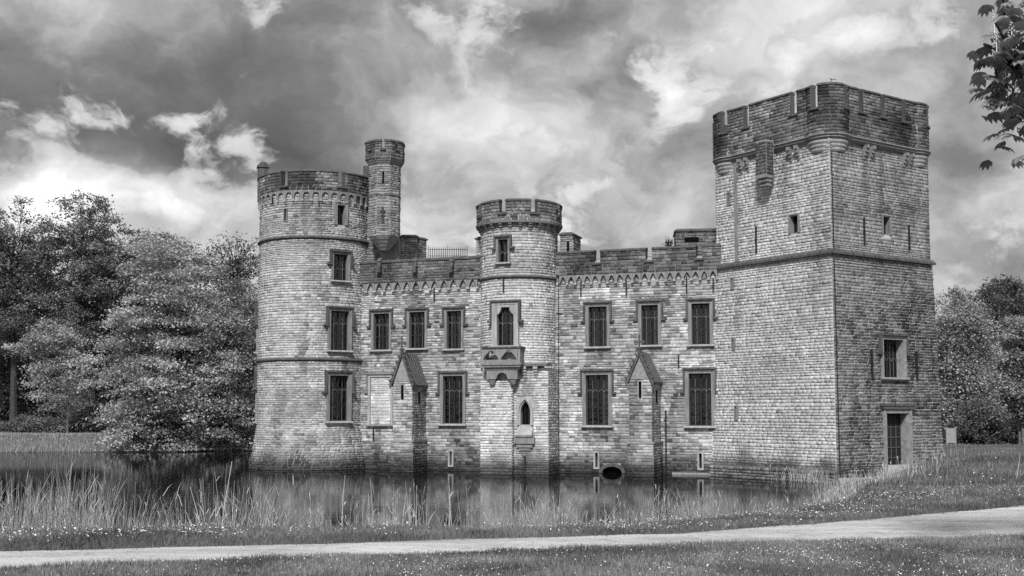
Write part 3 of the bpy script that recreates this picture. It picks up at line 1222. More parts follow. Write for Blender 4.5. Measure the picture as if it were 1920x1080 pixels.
KLS = [kslit(KL, 1381, 762, 786), kslit(KL, 1376, 636, 655), kslit(KL, 1374, 522, 541), kslit(KL, 1367, 362, 384)]
holesL = [KH['l_win']] + KLS
holesR = [KH['r_win'], KH['r_low'], KH['door']]
Z_KP = zat(KL, 1556, 246)                     # underside of parapet moulding
for surf, holes, tag_ in ((KL, holesL, 'l'), (KR, holesR, 'r')):
    V1, F1 = core(surf, -0.35 if tag_ == 'r' else -0.3, surf.L + 0.35 if tag_ == 'l' else surf.L + 0.3, -1.0, Z_STR, holes, 4.0, dz=1.0, ext=lambda z: 0.07 + 0.26 * (Z_STR - z) / Z_STR)
    V2, F2 = core(surf, 0, surf.L, Z_STR, Z_KP + 0.5, holes, 4.0, dz=4.0)
    # trim the battered part exactly to the corner
    me = mesh_np('wall', np.array(V1 + V2), np.array(F1 + [tuple(i + len(V1) for i in f) for f in F2]), np.ones(len(V1) + len(V2)),
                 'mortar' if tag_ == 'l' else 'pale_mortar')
    o = obj('wall', me, keep)
# plain rear walls and roof deck
bk = KC + (KL_P - KC) + (KR_P - KC)
rear = MB()
for p0, p1 in ((KR_P, bk), (bk, KL_P)):
    rear.add([(p0.x, p0.y, -1), (p1.x, p1.y, -1), (p1.x, p1.y, Z_KP + 0.6), (p0.x, p0.y, Z_KP + 0.6)], [(0, 1, 2, 3)])
ins = lambda q: q
rear.add([(q.x, q.y, Z_KP + 0.45) for q in (KC, KR_P, bk, KL_P)], [(0, 1, 2, 3)])
obj('rear_wall', rear.mesh('rear_wall', 'mortar'), keep)
gh = lambda h_, s=0.13: grow(h_, s)
hl = [gh(KH['l_win'], 0.1)] + [gh(s_, 0.05) for s_ in KLS]
hr = [gh(KH['r_win'], 0.1), grow(KH['r_low'], 0.2, 0.14, 0.22), grow(KH['door'], 0.2, 1.0, 0.25)]
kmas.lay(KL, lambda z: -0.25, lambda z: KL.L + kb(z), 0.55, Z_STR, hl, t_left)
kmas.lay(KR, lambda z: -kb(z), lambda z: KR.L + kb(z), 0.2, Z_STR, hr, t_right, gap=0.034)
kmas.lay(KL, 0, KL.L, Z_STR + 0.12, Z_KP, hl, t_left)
kmas.lay(KR, 0, KR.L, Z_STR + 0.12, Z_KP, hr, make_tone(0.62, 0.13, 0.05, 0.55, 0.18, [(1640, 395, 120, 16, 0.45), (1660, 345, 90, 12, 0.3), (1710, 430, 45, 70, 0.3), (1575, 380, 16, 120, 0.35)]))  # upper right face laid darker; its dimmer light is put into the tone
# plinth with dark damp stone
PL = Surf([('L', KL_P, KC)], lambda z: kb(z) + 0.12)
obj('plinth', sweep(PL, -0.25, PL.L + 0.45, [(-0.2, -1.0), (0.06, -1.0), (0.06, 0.5), (-0.03, 0.62), (-0.2, 0.62)], 1, 'weathered_stone', 'plinth'), keep)
kmas.lay(PL, -0.2, PL.L + 0.4, -0.25, 0.56, [], make_tone(0.30, 0.25, 0.1, 0.5, 0.4, wet=False), d=0.06, ch=(0.12, 0.2), dep=(0.03, 0.10), gap=0.02)
# string course (sloped offset)
for surf, e0, e1 in ((KL, -0.1, 0.22), (KR, -0.22, 0.15)):
    obj('string_course', sweep(surf, e0, surf.L + e1, [(-0.05, Z_STR - 0.13), (0.20, Z_STR - 0.13), (0.20, Z_STR - 0.02), (0.03, Z_STR + 0.16), (-0.05, Z_STR + 0.16)] if e0 < -0.15 else
        [(-0.05, Z_STR - 0.132), (0.198, Z_STR - 0.132), (0.198, Z_STR - 0.022), (0.028, Z_STR + 0.158), (-0.05, Z_STR + 0.158)], 1, 'weathered_stone', 'string_course'), keep)
# parapet line: straight faces with round bulging corners
PO, CR, CI = 0.20, 1.06, 0.72


nL, nR = Vector((-math.sin(math.radians(55)), -math.cos(math.radians(55)))), Vector((math.sin(math.radians(35)), -math.cos(math.radians(35))))
aL, aR = math.atan2(nL.y, nL.x) % (2 * math.pi), math.atan2(nR.y, nR.x) % (2 * math.pi)


QC = KC - nL * CI - nR * CI                   # centres of the rounded corners, set inside the walls
QL = KL_P - nL * CI + nR * CI
QR = KR_P - nR * CI + nL * CI
rr_ = math.sqrt(CR ** 2 - (PO + CI) ** 2)      # along-wall distance where a corner circle meets the parapet line


def ang(v):
    return math.atan2(v.y, v.x) % (2 * math.pi)


vL0, vL1 = nL * (PO + CI) + KDL * rr_, nL * (PO + CI) - KDL * rr_
vR0, vR1 = nR * (PO + CI) + KDR * rr_, nR * (PO + CI) - KDR * rr_
a_c0, a_c1 = ang(vL0), ang(vR0)
a_w, a_e = ang(vL1), ang(vR1)
if a_c1 < a_c0:
    a_c1 += 2 * math.pi
KP = Surf([('A', tuple(QL), CR, a_w - 2.0, a_w), ('L', QL + vL1, QC + vL0), ('A', tuple(QC), CR, a_c0, a_c1), ('L', QC + vR0, QR + vR1), ('A', tuple(QR), CR, a_e, a_e + 2.0)])
z_mould = zat(KP, 1440, 276)
z_sill = zat(KP, 1440, 228)
z_top = zat(KP, 1440, 189)
cren = []
for xa, xb in ((1352, 1362), (1394, 1404), (1483, 1493), (1521, 1532), (1580, 1590), (1610, 1619), (1651, 1659), (1690, 1698), (1735, 1744)):
    ua, ub = KP.hit(xa, 215)[0], KP.hit(xb, 215)[0]
    um = (ua + ub) / 2
    hw_ = 0.22 if xa < 1570 else 0.19
    cren.append((um - hw_, um + hw_))
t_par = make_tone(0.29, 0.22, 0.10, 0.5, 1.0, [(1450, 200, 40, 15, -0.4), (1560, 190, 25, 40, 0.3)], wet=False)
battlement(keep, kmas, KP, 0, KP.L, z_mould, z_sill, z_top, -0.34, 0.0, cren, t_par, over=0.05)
# side pieces of the parapet returning over the hidden faces
for p0, p1 in ((KR_P, bk), (bk, KL_P)):
    sf = Surf([('L', p0 + (p1 - p0).normalized() * 0.9, p1)])
    obj('parapet', sweep(sf, 0, sf.L, [(0.0, z_mould), (PO, z_mould), (PO, z_top - 0.3), (0.0, z_top - 0.3)], 1, 'weathered_stone', 'parapet'), keep)
# moulding under the parapet
obj('cornice', sweep(KP, 0, KP.L, [(-0.5, z_mould - 0.28), (-0.10, z_mould - 0.28), (0.05, z_mould - 0.16), (0.05, z_mould - 0.10), (0.13, z_mould - 0.03), (0.10, z_mould + 0.02), (-0.5, z_mould + 0.02)], 0.2, 'dressed_stone', 'cornice'), keep)
# stepped round corbels below the corners
for P in (QC, QL, QR):
    for k_ in range(3):
        R1 = CR - 0.02 - 0.07 * k_
        zt = z_mould - 0.283 - 0.19 * k_
        sf = Surf([('A', tuple(P), R1, 0, 2 * math.pi)])
        b = MB()
        seg = 28
        pts = [(P.x + R1 * math.cos(2 * math.pi * i / seg), P.y + R1 * math.sin(2 * math.pi * i / seg)) for i in range(seg)]
        pt2 = [(P.x + (R1 - 0.06) * math.cos(2 * math.pi * i / seg), P.y + (R1 - 0.06) * math.sin(2 * math.pi * i / seg)) for i in range(seg)]
        vs_ = [(x, y, zt) for x, y in pts] + [(x, y, zt - 0.09) for x, y in pts] + [(x, y, zt - 0.187) for x, y in pt2]
        fs_ = [(i, (i + 1) % seg, seg + (i + 1) % seg, seg + i) for i in range(seg)] + [(seg + i, seg + (i + 1) % seg, 2 * seg + (i + 1) % seg, 2 * seg + i) for i in range(seg)]
        fs_ += [tuple(range(seg)), tuple(range(3 * seg - 1, 2 * seg - 1, -1))]
        obj('corner_corbel', b.add(vs_, fs_).mesh('corner_corbel', 'pale_dressed_stone'), keep)
# paired brackets
brk = corbel_mesh(0.17, 0.72, 0.36, 'dressed_stone', 4)
for surf, xs_b in ((KL, (1391, 1403, 1484, 1498)), (KR, (1618, 1630, 1692, 1703))):
    for xb in xs_b:
        u, _ = surf.hit(xb, 262)
        obj('corbel', brk, keep, surf.frame(u, z_mould - 0.283, 0.0))
# garderobe box hanging on the left face
gd = 0.55
gu0, gz0 = KL.hit(1425, 300, gd)
gu1, _ = KL.hit(1444, 300, gd)
gw = gu1 - gu0
gzb = zat(KL, 1438, 350, gd * 0.7)
Mg = KL.frame((gu0 + gu1) / 2, 0, 0)
gb = MB().box(-gw / 2, gw / 2, -gd + 0.05, 0.05, gzb + 0.6, z_mould + 0.25)
gar = obj('garderobe', gb.mesh('garderobe', 'mortar'), keep, Mg)
gs = MB()
for k_ in range(3):
    f = 0.97 - 0.17 * k_
    gs.box(-gw / 2 * f, gw / 2 * f, -gd * f, 0.03, gzb + 0.4 - 0.2 * k_ + 0.002, gzb + 0.6 - 0.2 * k_)
obj('corbel', gs.mesh('corbel', 'dressed_stone'), gar, None, True)
gt = make_tone(0.28, 0.2, 0.1, 0.5, 0.4, wet=False)
o3 = Mg @ Vector((-gw / 2, -gd + 0.05, 0))
o4 = Mg @ Vector((gw / 2, -gd + 0.05, 0))
o5 = Mg @ Vector((gw / 2, 0.0, 0))
o6 = Mg @ Vector((-gw / 2, 0.0, 0))
for p0, p1 in ((o3, o4), (o4, o5), (o6, o3)):
    sf = Surf([('L', (p0.x, p0.y), (p1.x, p1.y))])
    kmas.lay(sf, 0, sf.L, gzb + 0.6, z_mould + 0.2, [], gt, ch=(0.15, 0.2), ln=(0.24, 0.4))
# pilaster strip by the left edge
us_, _ = KL.hit(1384, 400)
obj('pilaster', sweep(KL, us_ - 0.22, us_ - 0.02, [(-0.05, Z_STR + 0.17), (0.085, Z_STR + 0.17), (0.085, z_mould - 0.3), (-0.05, z_mould - 0.3)], 1, 'dressed_stone', 'pilaster'), keep)
window(keep, KL, KH['l_win'], False, 0.10, rows=(0.5, 0.5), cols=1, sill=False, tracery=False)
window(keep, KR, KH['r_win'], False, 0.10, rows=(0.5, 0.5), cols=1, sill=False, tracery=False)
window(keep, KR, KH['r_low'], True, 0.20, rows=(0.55, 0.45), mat='gable_stone', depth=0.5)
for s_ in KLS:
    slit(keep, KL, s_, 0.05)
for x, y0, y1 in ((1420, 424, 475),):
    anchor(keep, KL, x, y0, y1)
for x, y0, y1 in ((1619, 408, 458), (1703, 422, 470), (1634, 655, 712), (1718, 660, 715)):
    anchor(keep, KR, x, y0, y1)
# door in a moulded stone surround
u0, u1, z0, z1 = KH['door']
dw, dh = u1 - u0, z1 - z0
Md = KR.frame((u0 + u1) / 2, z0, 0)
b = MB()
for s in (-1, 1):
    for k_, (e0, e1, y0) in enumerate(((0, 0.10, -0.03), (0.10, 0.19, -0.08), (0.19, 0.30, -0.12))):
        x0, x1 = sorted((s * (dw / 2 + e0), s * (dw / 2 + e1)))
        b.box(x0, x1, y0, 0.55 - 0.1 * k_, -1.2, dh + e0)
b.box(-dw / 2 - 0.28, dw / 2 + 0.28, -0.085, 0.5, dh + 0.003, dh + 0.25)
b.box(-dw / 2 - 0.42, dw / 2 + 0.42, -0.2, 0.05, dh + 0.253, dh + 0.36)
doorway = obj('doorway', b.mesh('doorway', 'gable_stone'), keep, Md)
obj('hood_mould', MB().box(-dw / 2 - 0.5, dw / 2 + 0.5, -0.26, 0.05, dh + 0.363, dh + 0.47).mesh('hood_mould', 'weathered_stone'), doorway, None, True)
db = MB().box(-dw / 2, dw / 2, 0.40, 0.46, -1.2, dh)
obj('door', db.mesh('door', 'dark_wood'), doorway, None, True)
gi = MB()
for i in range(1, 4):
    gi.box(-dw / 2 + dw * i / 4 - 0.015, -dw / 2 + dw * i / 4 + 0.015, 0.37, 0.40, -0.5, dh)
for i in range(5):
    gi.box(-dw / 2, dw / 2, 0.365, 0.395, -0.2 + dh * i / 5, -0.16 + dh * i / 5)
obj('door_ironwork', gi.mesh('door_ironwork', 'timber_grey'), doorway, None, True)
# lightning cable up the corner and a bent rod on top
b = MB()
for za, zb in ((0.4, Z_STR), (Z_STR, z_mould - 0.9)):
    b.tube([KC + Vector((0, -1)) * (kb(z - 0.01) * 1.45 + 0.13) for z in (za, zb)] if False else
           [(KC.x + 0.06, KC.y - (kb(z - 0.01) * 1.35 + 0.13), z) for z in (za, zb)], [0.025, 0.025], 5)
obj('conductor_cable', b.mesh('conductor_cable', 'iron'), keep)
tp = KP.at(KP.hit(1560, 160)[0], z_top + 0.15, -0.2)
pts = [tp + Vector((x, 0, z)) for x, z in ((0.0, 0), (0.02, 0.18), (-0.06, 0.22), (0.1, 0.14), (0.22, 0.2), (0.3, 0.12))]
obj('bent_rod', MB().tube(pts, [0.02] * 6, 5).mesh('bent_rod', 'iron'), keep)
kmas.finish()

# =========================================================== curtain walls
Z_CT = zat(CW, 1200, 466)         # coping top, right part
UT, _ = CW.hit(973, 600)          # turret axis along the wall
U_KEEP = CW.L + 0.3


def buttress_u(x):
    return CW.hit(x, 800, 0)[0]


WIN_L_UP = [rect(CW, 701, 730, 588, 656), rect(CW, 768, 797, 585, 653), rect(CW, 838, 865, 583, 654)]
WIN_L_LO = [rect(CW, 831, 868, 705, 795)]
BLIND = rect(CW, 695, 733, 707, 796)
WIN_R_UP = [rect(CW, 1104, 1138, 575, 650), rect(CW, 1203, 1234, 572, 647), rect(CW, 1297, 1331, 569, 646)]
WIN_R_LO = [rect(CW, 1099, 1141, 703, 798), rect(CW, 1292, 1334, 700, 799)]


def slit_rect(surf, x, y0, y1, w=0.15):
    u, zb = surf.hit(x, y1)
    _, zt = surf.hit(x, y0)
    return (u - w / 2, u + w / 2, zb, zt)


SL_L = [slit_rect(CW, 846, 846, 872)]
SL_R = [slit_rect(CW, 1119, 849, 876), slit_rect(CW, 1314, 850, 878)]

cw_l = thing('curtain_wall', 'left stretch of castle wall between the round tower and the balcony turret', 'wall', tuple(CW.at(4, 0)), GROUP)
cw_r = thing('curtain_wall', 'right stretch of castle wall between the balcony turret and the square keep', 'wall', tuple(CW.at(17, 0)), GROUP)
lm, rm = Masonry(cw_l), Masonry(cw_r)
z_arch_top = zat(CW, 1200, 512)
z_arch_low = zat(CW, 1200, 526)
z_sill_c = zat(CW, 1218, 490)
tone_l = make_tone(0.88, 0.20, 0.22, 0.42, 0.22, [(840, 600, 60, 80, 0.15), (880, 750, 40, 60, 0.3), (720, 860, 20, 16, 0.5), (870, 840, 40, 26, 0.7), (790, 820, 20, 60, 0.4), (672, 800, 12, 70, 0.6), (700, 640, 40, 40, 0.15)])
tone_r = make_tone(0.92, 0.19, 0.16, 0.45, 0.22, [(1070, 600, 20, 60, 0.2), (1130, 820, 50, 14, 0.4), (1165, 830, 22, 30, 0.5), (1262, 760, 22, 60, 0.55), (1265, 840, 18, 40, 0.6), (1180, 740, 20, 60, 0.3), (1180, 590, 40, 20, 0.3), (1140, 880, 40, 10, 0.8)])
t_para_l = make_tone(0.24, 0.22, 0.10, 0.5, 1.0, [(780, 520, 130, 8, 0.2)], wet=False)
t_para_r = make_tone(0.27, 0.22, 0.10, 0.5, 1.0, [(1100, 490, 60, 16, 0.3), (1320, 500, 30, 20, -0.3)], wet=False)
for root, mas, ua, ub, holes, shole, tone in (
        (cw_l, lm, -1.2, UT - 0.3, WIN_L_UP + WIN_L_LO + [BLIND] + SL_L, None, tone_l),
        (cw_r, rm, UT + 0.3, U_KEEP, WIN_R_UP + WIN_R_LO + SL_R, None, tone_r)):
    hh_ = [h for h in holes if h is not BLIND]
    if root is cw_r:
        uq = CW.hit(1148, 885)[0]
        hh_ = hh_ + [(uq - 0.55, uq + 0.55, -0.9, 0.36)]
    V1, F1 = core(CW, ua, ub, -1.0, Z_CT - 0.6, hh_, 50, dz=50)
    obj('wall', mesh_np('wall', V1, F1, np.ones(len(V1)), 'mortar'), root)
    sh = [(grow(h, 0.10, 0.10, 0.12) if h[3] - h[2] > 1.2 else grow(h, 0.08)) for h in holes]
    if root is cw_r:
        uq = CW.hit(1148, 885)[0]
        sh += [(uq - 0.72, uq + 0.72, -0.2, 0.25), (uq - 0.5, uq + 0.5, 0.25, 0.5)]
    lay_a = ua if root is cw_l else UT + 1.9
    lay_b = UT - 1.9 if root is cw_l else ub
    mas.lay(CW, lay_a, lay_b, -0.1, z_arch_low + 0.35, sh, tone, ch=(0.11, 0.215), ln=(0.16, 0.48))
# parapets on pointed corbel tables
PD = 0.20
for root, mas, xa, xb, nb, tone in ((cw_l, lm, 672, 897, 13, t_para_l), (cw_r, rm, 1050, 1346, 19, t_para_r)):
    u0, u1 = CW.hit(xa, 520)[0], CW.hit(xb, 520)[0]
    bw_ = (u1 - u0) / nb
    zl, zt_ = z_arch_low, z_arch_low + 0.44
    bm_ = bay_mesh(bw_ - 0.006, zl, zl + 0.05, zt_, PD, True, 'dressed_stone')
    cb_ = corbel_mesh(bw_ * 0.30, 0.24, PD + 0.01, 'pale_dressed_stone', 2)
    for i in range(nb):
        uc = u0 + bw_ * (i + 0.5)
        obj('arch', bm_, root, CW.frame(uc, 0, 0.0))
        obj('corbel', cb_, root, CW.frame(uc + bw_ / 2, zl - 0.003, 0.0))
    if root is cw_l:
        zt2 = zat(CW, 780, 488) - 0.1
        obj('parapet', sweep(CW, u0 - 0.1, u1 + 0.2, [(-0.30, zt_), (PD, zt_), (PD, zt2), (-0.30, zt2)], 1, 'mortar', 'parapet'), root)
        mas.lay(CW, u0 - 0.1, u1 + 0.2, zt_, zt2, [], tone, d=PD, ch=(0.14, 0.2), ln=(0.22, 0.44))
        obj('coping', sweep(CW, u0 - 0.1, u1 + 0.2, coping_prof(-0.30, PD, zt2, 0.2), 1, 'weathered_stone', 'coping'), root)
        for xg in (713, 780, 848):
            ug, zg = CW.hit(xg, 510, PD)
            gm = MB().box(-0.13, 0.13, -0.16, 0.0, 0.3, 0.62).box(-0.10, 0.10, -0.26, 0.0, 0.12, 0.298).box(-0.14, 0.14, -0.30, 0.0, -0.06, 0.118)
            gm.prism_x([(-0.2, 0.622), (0.0, 0.622), (0.0, 0.86)], -0.13, 0.13)
            obj('bracket', gm.mesh('bracket', 'weathered_stone'), root, CW.frame(ug, zg, PD + 0.05))
    else:
        cr_ = []
        for x in (1119.5, 1216.5, 1311):
            uu = CW.hit(x, 475, PD)[0]
            cr_.append((uu - 0.18, uu + 0.18))
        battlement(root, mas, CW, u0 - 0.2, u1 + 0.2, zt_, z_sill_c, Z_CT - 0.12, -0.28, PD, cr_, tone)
        for c_ in cr_[:2]:
            rl = MB()
            for dz_ in (0.12, 0.28):
                rl.tube([CW.at(c_[0] - 0.05, z_sill_c + dz_, -0.05), CW.at(c_[1] + 0.05, z_sill_c + dz_, -0.05)], [0.014, 0.014], 5)
            obj('crenel_rail', rl.mesh('crenel_rail', 'iron'), root)
# flat roof and rear block behind the walls
roofm = MB()
zr_ = z_sill_c - 0.5
q0, q1, q2, q3 = CW.at(-1, zr_, -0.3), CW.at(U_KEEP, zr_, -0.3), CW.at(U_KEEP, zr_, -8.0), CW.at(-1, zr_, -8.0)
roofm.add([q0, q1, q2, q3], [(0, 1, 2, 3)])
roofm.add([q2, q3, (q3.x, q3.y, -1), (q2.x, q2.y, -1)], [(0, 1, 2, 3)])
obj('roof', roofm.mesh('roof', 'lead_roof'), cw_r)
for i, h in enumerate(WIN_L_UP):
    window(cw_l, CW, h, True, 0.16, curtain=(2, 0, 0)[i])
for h in WIN_L_LO:
    window(cw_l, CW, h, True, 0.19)
for i, h in enumerate(WIN_R_UP):
    window(cw_r, CW, h, True, 0.19, curtain=(1, 1, 1)[i])
for i, h in enumerate(WIN_R_LO):
    window(cw_r, CW, h, True, 0.21, curtain=(2, 3)[i])
# blind window: moulded frame, filled with light stone
u0, u1, z0, z1 = BLIND
w_, h_ = u1 - u0, z1 - z0
b = MB()
a_ = 0.16
for s in (-1, 1):
    x0, x1 = sorted((s * w_ / 2, s * (w_ / 2 + a_)))
    b.box(x0, x1, -0.10, 0.1, 0, h_ + a_)
b.box(-w_ / 2, w_ / 2, -0.10, 0.1, h_, h_ + a_)
bl = obj('blind_window', b.mesh('blind_window', 'pale_dressed_stone'), cw_l, CW.frame((u0 + u1) / 2, z0, 0))
e = w_ / 2 + a_ + 0.07
obj('sill', MB().prism_x([(-0.22, -0.10), (0.1, -0.13), (0.1, 0.03), (-0.10, 0.0), (-0.22, -0.05)], -e, e).mesh('sill', 'dressed_stone'), bl, None, True)
q = MB().box(-w_ / 2 - a_ - 0.1, w_ / 2 + a_ + 0.1, -0.18, 0.05, h_ + a_ + 0.003, h_ + a_ + 0.1)
for s in (-1, 1):
    x0, x1 = sorted((s * (w_ / 2 + a_ + 0.003), s * (w_ / 2 + a_ + 0.10)))
    q.box(x0, x1, -0.16, 0.05, h_ * 0.7, h_ + a_)
    x0, x1 = sorted((s * (w_ / 2 + a_ + 0.005), s * (w_ / 2 + a_ + 0.22)))
    q.box(x0, x1, -0.18, 0.05, h_ * 0.7 - 0.12, h_ * 0.7 - 0.003)
obj('hood_mould', q.mesh('hood_mould', 'dressed_stone'), bl, None, True)
sfb = Surf([('L', tuple(CW.at(u0, 0, 0.0).xy), tuple(CW.at(u1, 0, 0.0).xy))])
lm.lay(sfb, 0, sfb.L, z0, z1, [], make_tone(1.15, 0.1, 0.03, 0.6, 0.1), d=0.0, dep=(0.01, 0.03))
for s_ in SL_L:
    slit(cw_l, CW, s_, 0.1, 'pale_dressed_stone')
for s_ in SL_R:
    slit(cw_r, CW, s_, 0.1, 'pale_dressed_stone')
for x, y0, y1 in ((815, 540, 565), (701, 803, 826)):
    anchor(cw_l, CW, x, y0, y1)
for x, y0, y1 in ((1090, 528, 556), (1175, 526, 555), (1288, 520, 550), (1338, 522, 548), (1273, 664, 690)):
    anchor(cw_r, CW, x, y0, y1)
cable(cw_l, CW, 672, 545, 875, 0.02)
cable(cw_r, CW, 1250, 770, 892, 0.045, 'downpipe')
# stone footing ledges at the water
obj('footing', sweep(CW, CW.hit(1262, 880)[0], U_KEEP, [(-0.1, -0.6), (0.30, -0.6), (0.30, 0.06), (0.24, 0.11), (-0.1, 0.11)], 1, 'dressed_stone', 'footing'), cw_r)
obj('footing', sweep(CW, CW.hit(606, 870)[0], CW.hit(676, 870)[0], [(-0.1, -0.6), (0.42, -0.6), (0.42, 0.22), (0.36, 0.26), (-0.1, 0.26)], 1, 'dressed_stone', 'footing'), cw_l)
# dark culvert arch near the second buttress
uc_, _ = CW.hit(1148, 885)
inn = [(0.58 * math.cos(t), 0.36 * math.sin(t)) for t in np.linspace(math.pi, 0, 11)]
ou = [(0.78 * math.cos(t), 0.52 * math.sin(t)) for t in np.linspace(math.pi, 0, 11)]
cu = obj('culvert', MB().ring(inn, ou, -0.10, 0.05).mesh('culvert', 'weathered_stone'), cw_r, CW.frame(uc_, 0.02, 0))
obj('recess', MB().prism([(0.59 * math.cos(t), 0.37 * math.sin(t)) for t in np.linspace(math.pi, 0, 11)][::-1], 0.25, 0.3).mesh('recess', 'room_dark'), cu, None, True)
lm.finish()
rm.finish()

# =========================================================== round tower
rt = thing('round_tower', 'big round stone tower with arched battlements rising from the moat at the left', 'tower', (RT_C[0], RT_C[1], 0), GROUP)
tm = Masonry(rt)
RH = {'w1': rect(RT, 632, 646, 385, 422), 'w2': rect(RT, 625, 651, 477, 526), 'w3': rect(RT, 619, 653, 583, 657), 'w4': rect(RT, 617, 652, 704, 790)}
rs = slit_rect(RT, 536, 392, 414, 0.17)
z_s1 = zat(RT, 585, 445)
z_s2 = zat(RT, 585, 674)
z_al = zat(RT, 590, 377)
z_at = zat(RT, 590, 357)
z_cs = zat(RT, 590, 347, 0.22)
z_mt = zat(RT, 590, 321, 0.22)
holes = list(RH.values()) + [rs]
V1, F1 = core(RT, 0, RT.L, -1.0, z_mt - 0.8, holes, 0.45, dz=1.0)
obj('wall', mesh_np('wall', V1, F1, np.ones(len(V1)), 'mortar'), rt)
tone_t = make_tone(0.93, 0.12, 0.05, 0.5, 0.16, [(575, 740, 30, 30, 0.45), (555, 780, 50, 30, 0.35), (600, 530, 14, 90, 0.32), (560, 830, 60, 16, 0.4), (500, 860, 40, 14, 0.4), (662, 760, 10, 90, 0.5), (560, 400, 90, 8, 0.2), (600, 440, 40, 14, 0.35), (580, 620, 80, 8, 0.15)])
sh = [grow(RH[k_], 0.12, 0.1, 0.13) for k_ in RH] + [grow(rs, 0.06)]
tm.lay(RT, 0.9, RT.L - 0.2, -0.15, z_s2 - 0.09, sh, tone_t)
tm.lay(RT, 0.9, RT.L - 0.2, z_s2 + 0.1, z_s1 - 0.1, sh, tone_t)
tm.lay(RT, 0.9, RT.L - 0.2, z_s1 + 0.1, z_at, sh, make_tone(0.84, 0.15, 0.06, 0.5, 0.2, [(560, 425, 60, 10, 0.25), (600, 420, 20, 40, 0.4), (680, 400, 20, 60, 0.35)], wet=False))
for z_ in (z_s1, z_s2):
    obj('string_course', sweep(RT, 0.4, RT.L, [(-0.1, z_ - 0.1), (0.08, z_ - 0.1), (0.16, z_ - 0.02), (0.16, z_ + 0.03), (0.05, z_ + 0.12), (-0.1, z_ + 0.12)], 0.25, 'weathered_stone', 'string_course'), rt)
nb = 24
RTP = Surf([('A', RT_C, RT_R, math.radians(150), math.radians(362))])
bw_ = (RT_R + 0.15) * 2 * math.pi * (212 / 360) / nb
bwr = RT.L / nb
TD = 0.15
bm_ = bay_mesh(bw_ * 0.985, z_al + 0.12, z_al + 0.34, z_at + 0.02, TD, False, 'dressed_stone')
cb_ = corbel_mesh(bwr * 0.32, 0.24, 0.16, 'pale_dressed_stone', 2)
for i in range(nb):
    uc = bwr * (i + 0.5)
    obj('arch', bm_, rt, RTP.frame(uc, 0, 0.0))
    obj('corbel', cb_, rt, RT.frame(uc + bwr / 2, z_al + 0.117, 0.0))
cr_ = []
for x0, x1 in ((529, 537), (636, 645)):
    um = (RTP.hit(x0, 335, 0.15)[0] + RTP.hit(x1, 335, 0.15)[0]) / 2
    cr_.append((um - 0.22, um + 0.22))
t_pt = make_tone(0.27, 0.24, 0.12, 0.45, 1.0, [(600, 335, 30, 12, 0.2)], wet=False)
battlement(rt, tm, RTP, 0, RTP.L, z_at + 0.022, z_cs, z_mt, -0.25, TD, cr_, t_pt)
rl = MB().tube([RTP.at(cr_[1][0] - 0.05, z_cs + 0.28, 0), RTP.at(cr_[1][1] + 0.05, z_cs + 0.28, 0)], [0.018] * 2, 5)
obj('crenel_rail', rl.mesh('crenel_rail', 'iron'), rt)
# roof deck and back
bb = MB()
seg = 24
ring = [(RT_C[0] + RT_R * math.cos(2 * math.pi * i / seg), RT_C[1] + RT_R * math.sin(2 * math.pi * i / seg)) for i in range(seg)]
bb.add([(x, y, z_cs - 0.6) for x, y in ring], [tuple(range(seg))])
obj('roof', bb.mesh('roof', 'lead_roof'), rt)
bk_s = Surf([('A', RT_C, RT_R, math.radians(2), math.radians(150))])
obj('rear_wall', sweep(bk_s, 0, bk_s.L, [(-0.3, -1), (0, -1), (0, z_mt), (-0.3, z_mt)], 0.6, 'mortar', 'rear_wall'), rt)
# small chimney stack on the left rim
pch = at_depth(493, 330, RT_C[1] - 0.4)
zc0, zc1 = z_cs - 0.4, at_depth(492, 307, pch.y).z
b = MB().box(-0.30, 0.30, -0.30, 0.30, zc0, zc1 - 0.28)
b.box(-0.37, 0.37, -0.37, 0.37, zc1 - 0.278, zc1 - 0.16)
b.prism([(-0.36, zc1 - 0.158), (0.36, zc1 - 0.158), (0.14, zc1 + 0.05), (-0.14, zc1 + 0.05)], -0.30, 0.30)
obj('chimney', b.mesh('chimney', 'weathered_stone'), rt, Matrix.Translation((pch.x, pch.y, 0)) @ Matrix.Rotation(0.3, 4, 'Z'))
window(rt, RT, RH['w1'], False, 0.20, cols=1, rows=(0.5, 0.5), sill=False, tracery=False, mat='dressed_stone', depth=0.4)
window(rt, RT, RH['w2'], True, 0.15, curtain=2, rows=(0.5, 0.5))
window(rt, RT, RH['w3'], True, 0.17, curtain=2)
window(rt, RT, RH['w4'], True, 0.19)
slit(rt, RT, rs, 0.05)
# windows seen edge-on at the left limb
for y0, y1 in ((575, 660), (690, 790)):
    uu = RT_R * math.radians(22)
    zt = at_depth(482, y0, RT_C[1]).z
    zb = at_depth(482, y1, RT_C[1]).z
    window(rt, RT, (uu - 0.6, uu + 0.6, zb, zt - 0.15), True, 0.18)
for x, y0, y1 in ((598, 370, 386), (670, 366, 380), (513, 370, 382)):
    anchor(rt, RT, x, y0, y1, 0, 0.025)
tm.finish()

# =========================================================== balcony turret
TA = CW.at(UT, 0, 0.0)
TR = 2.22
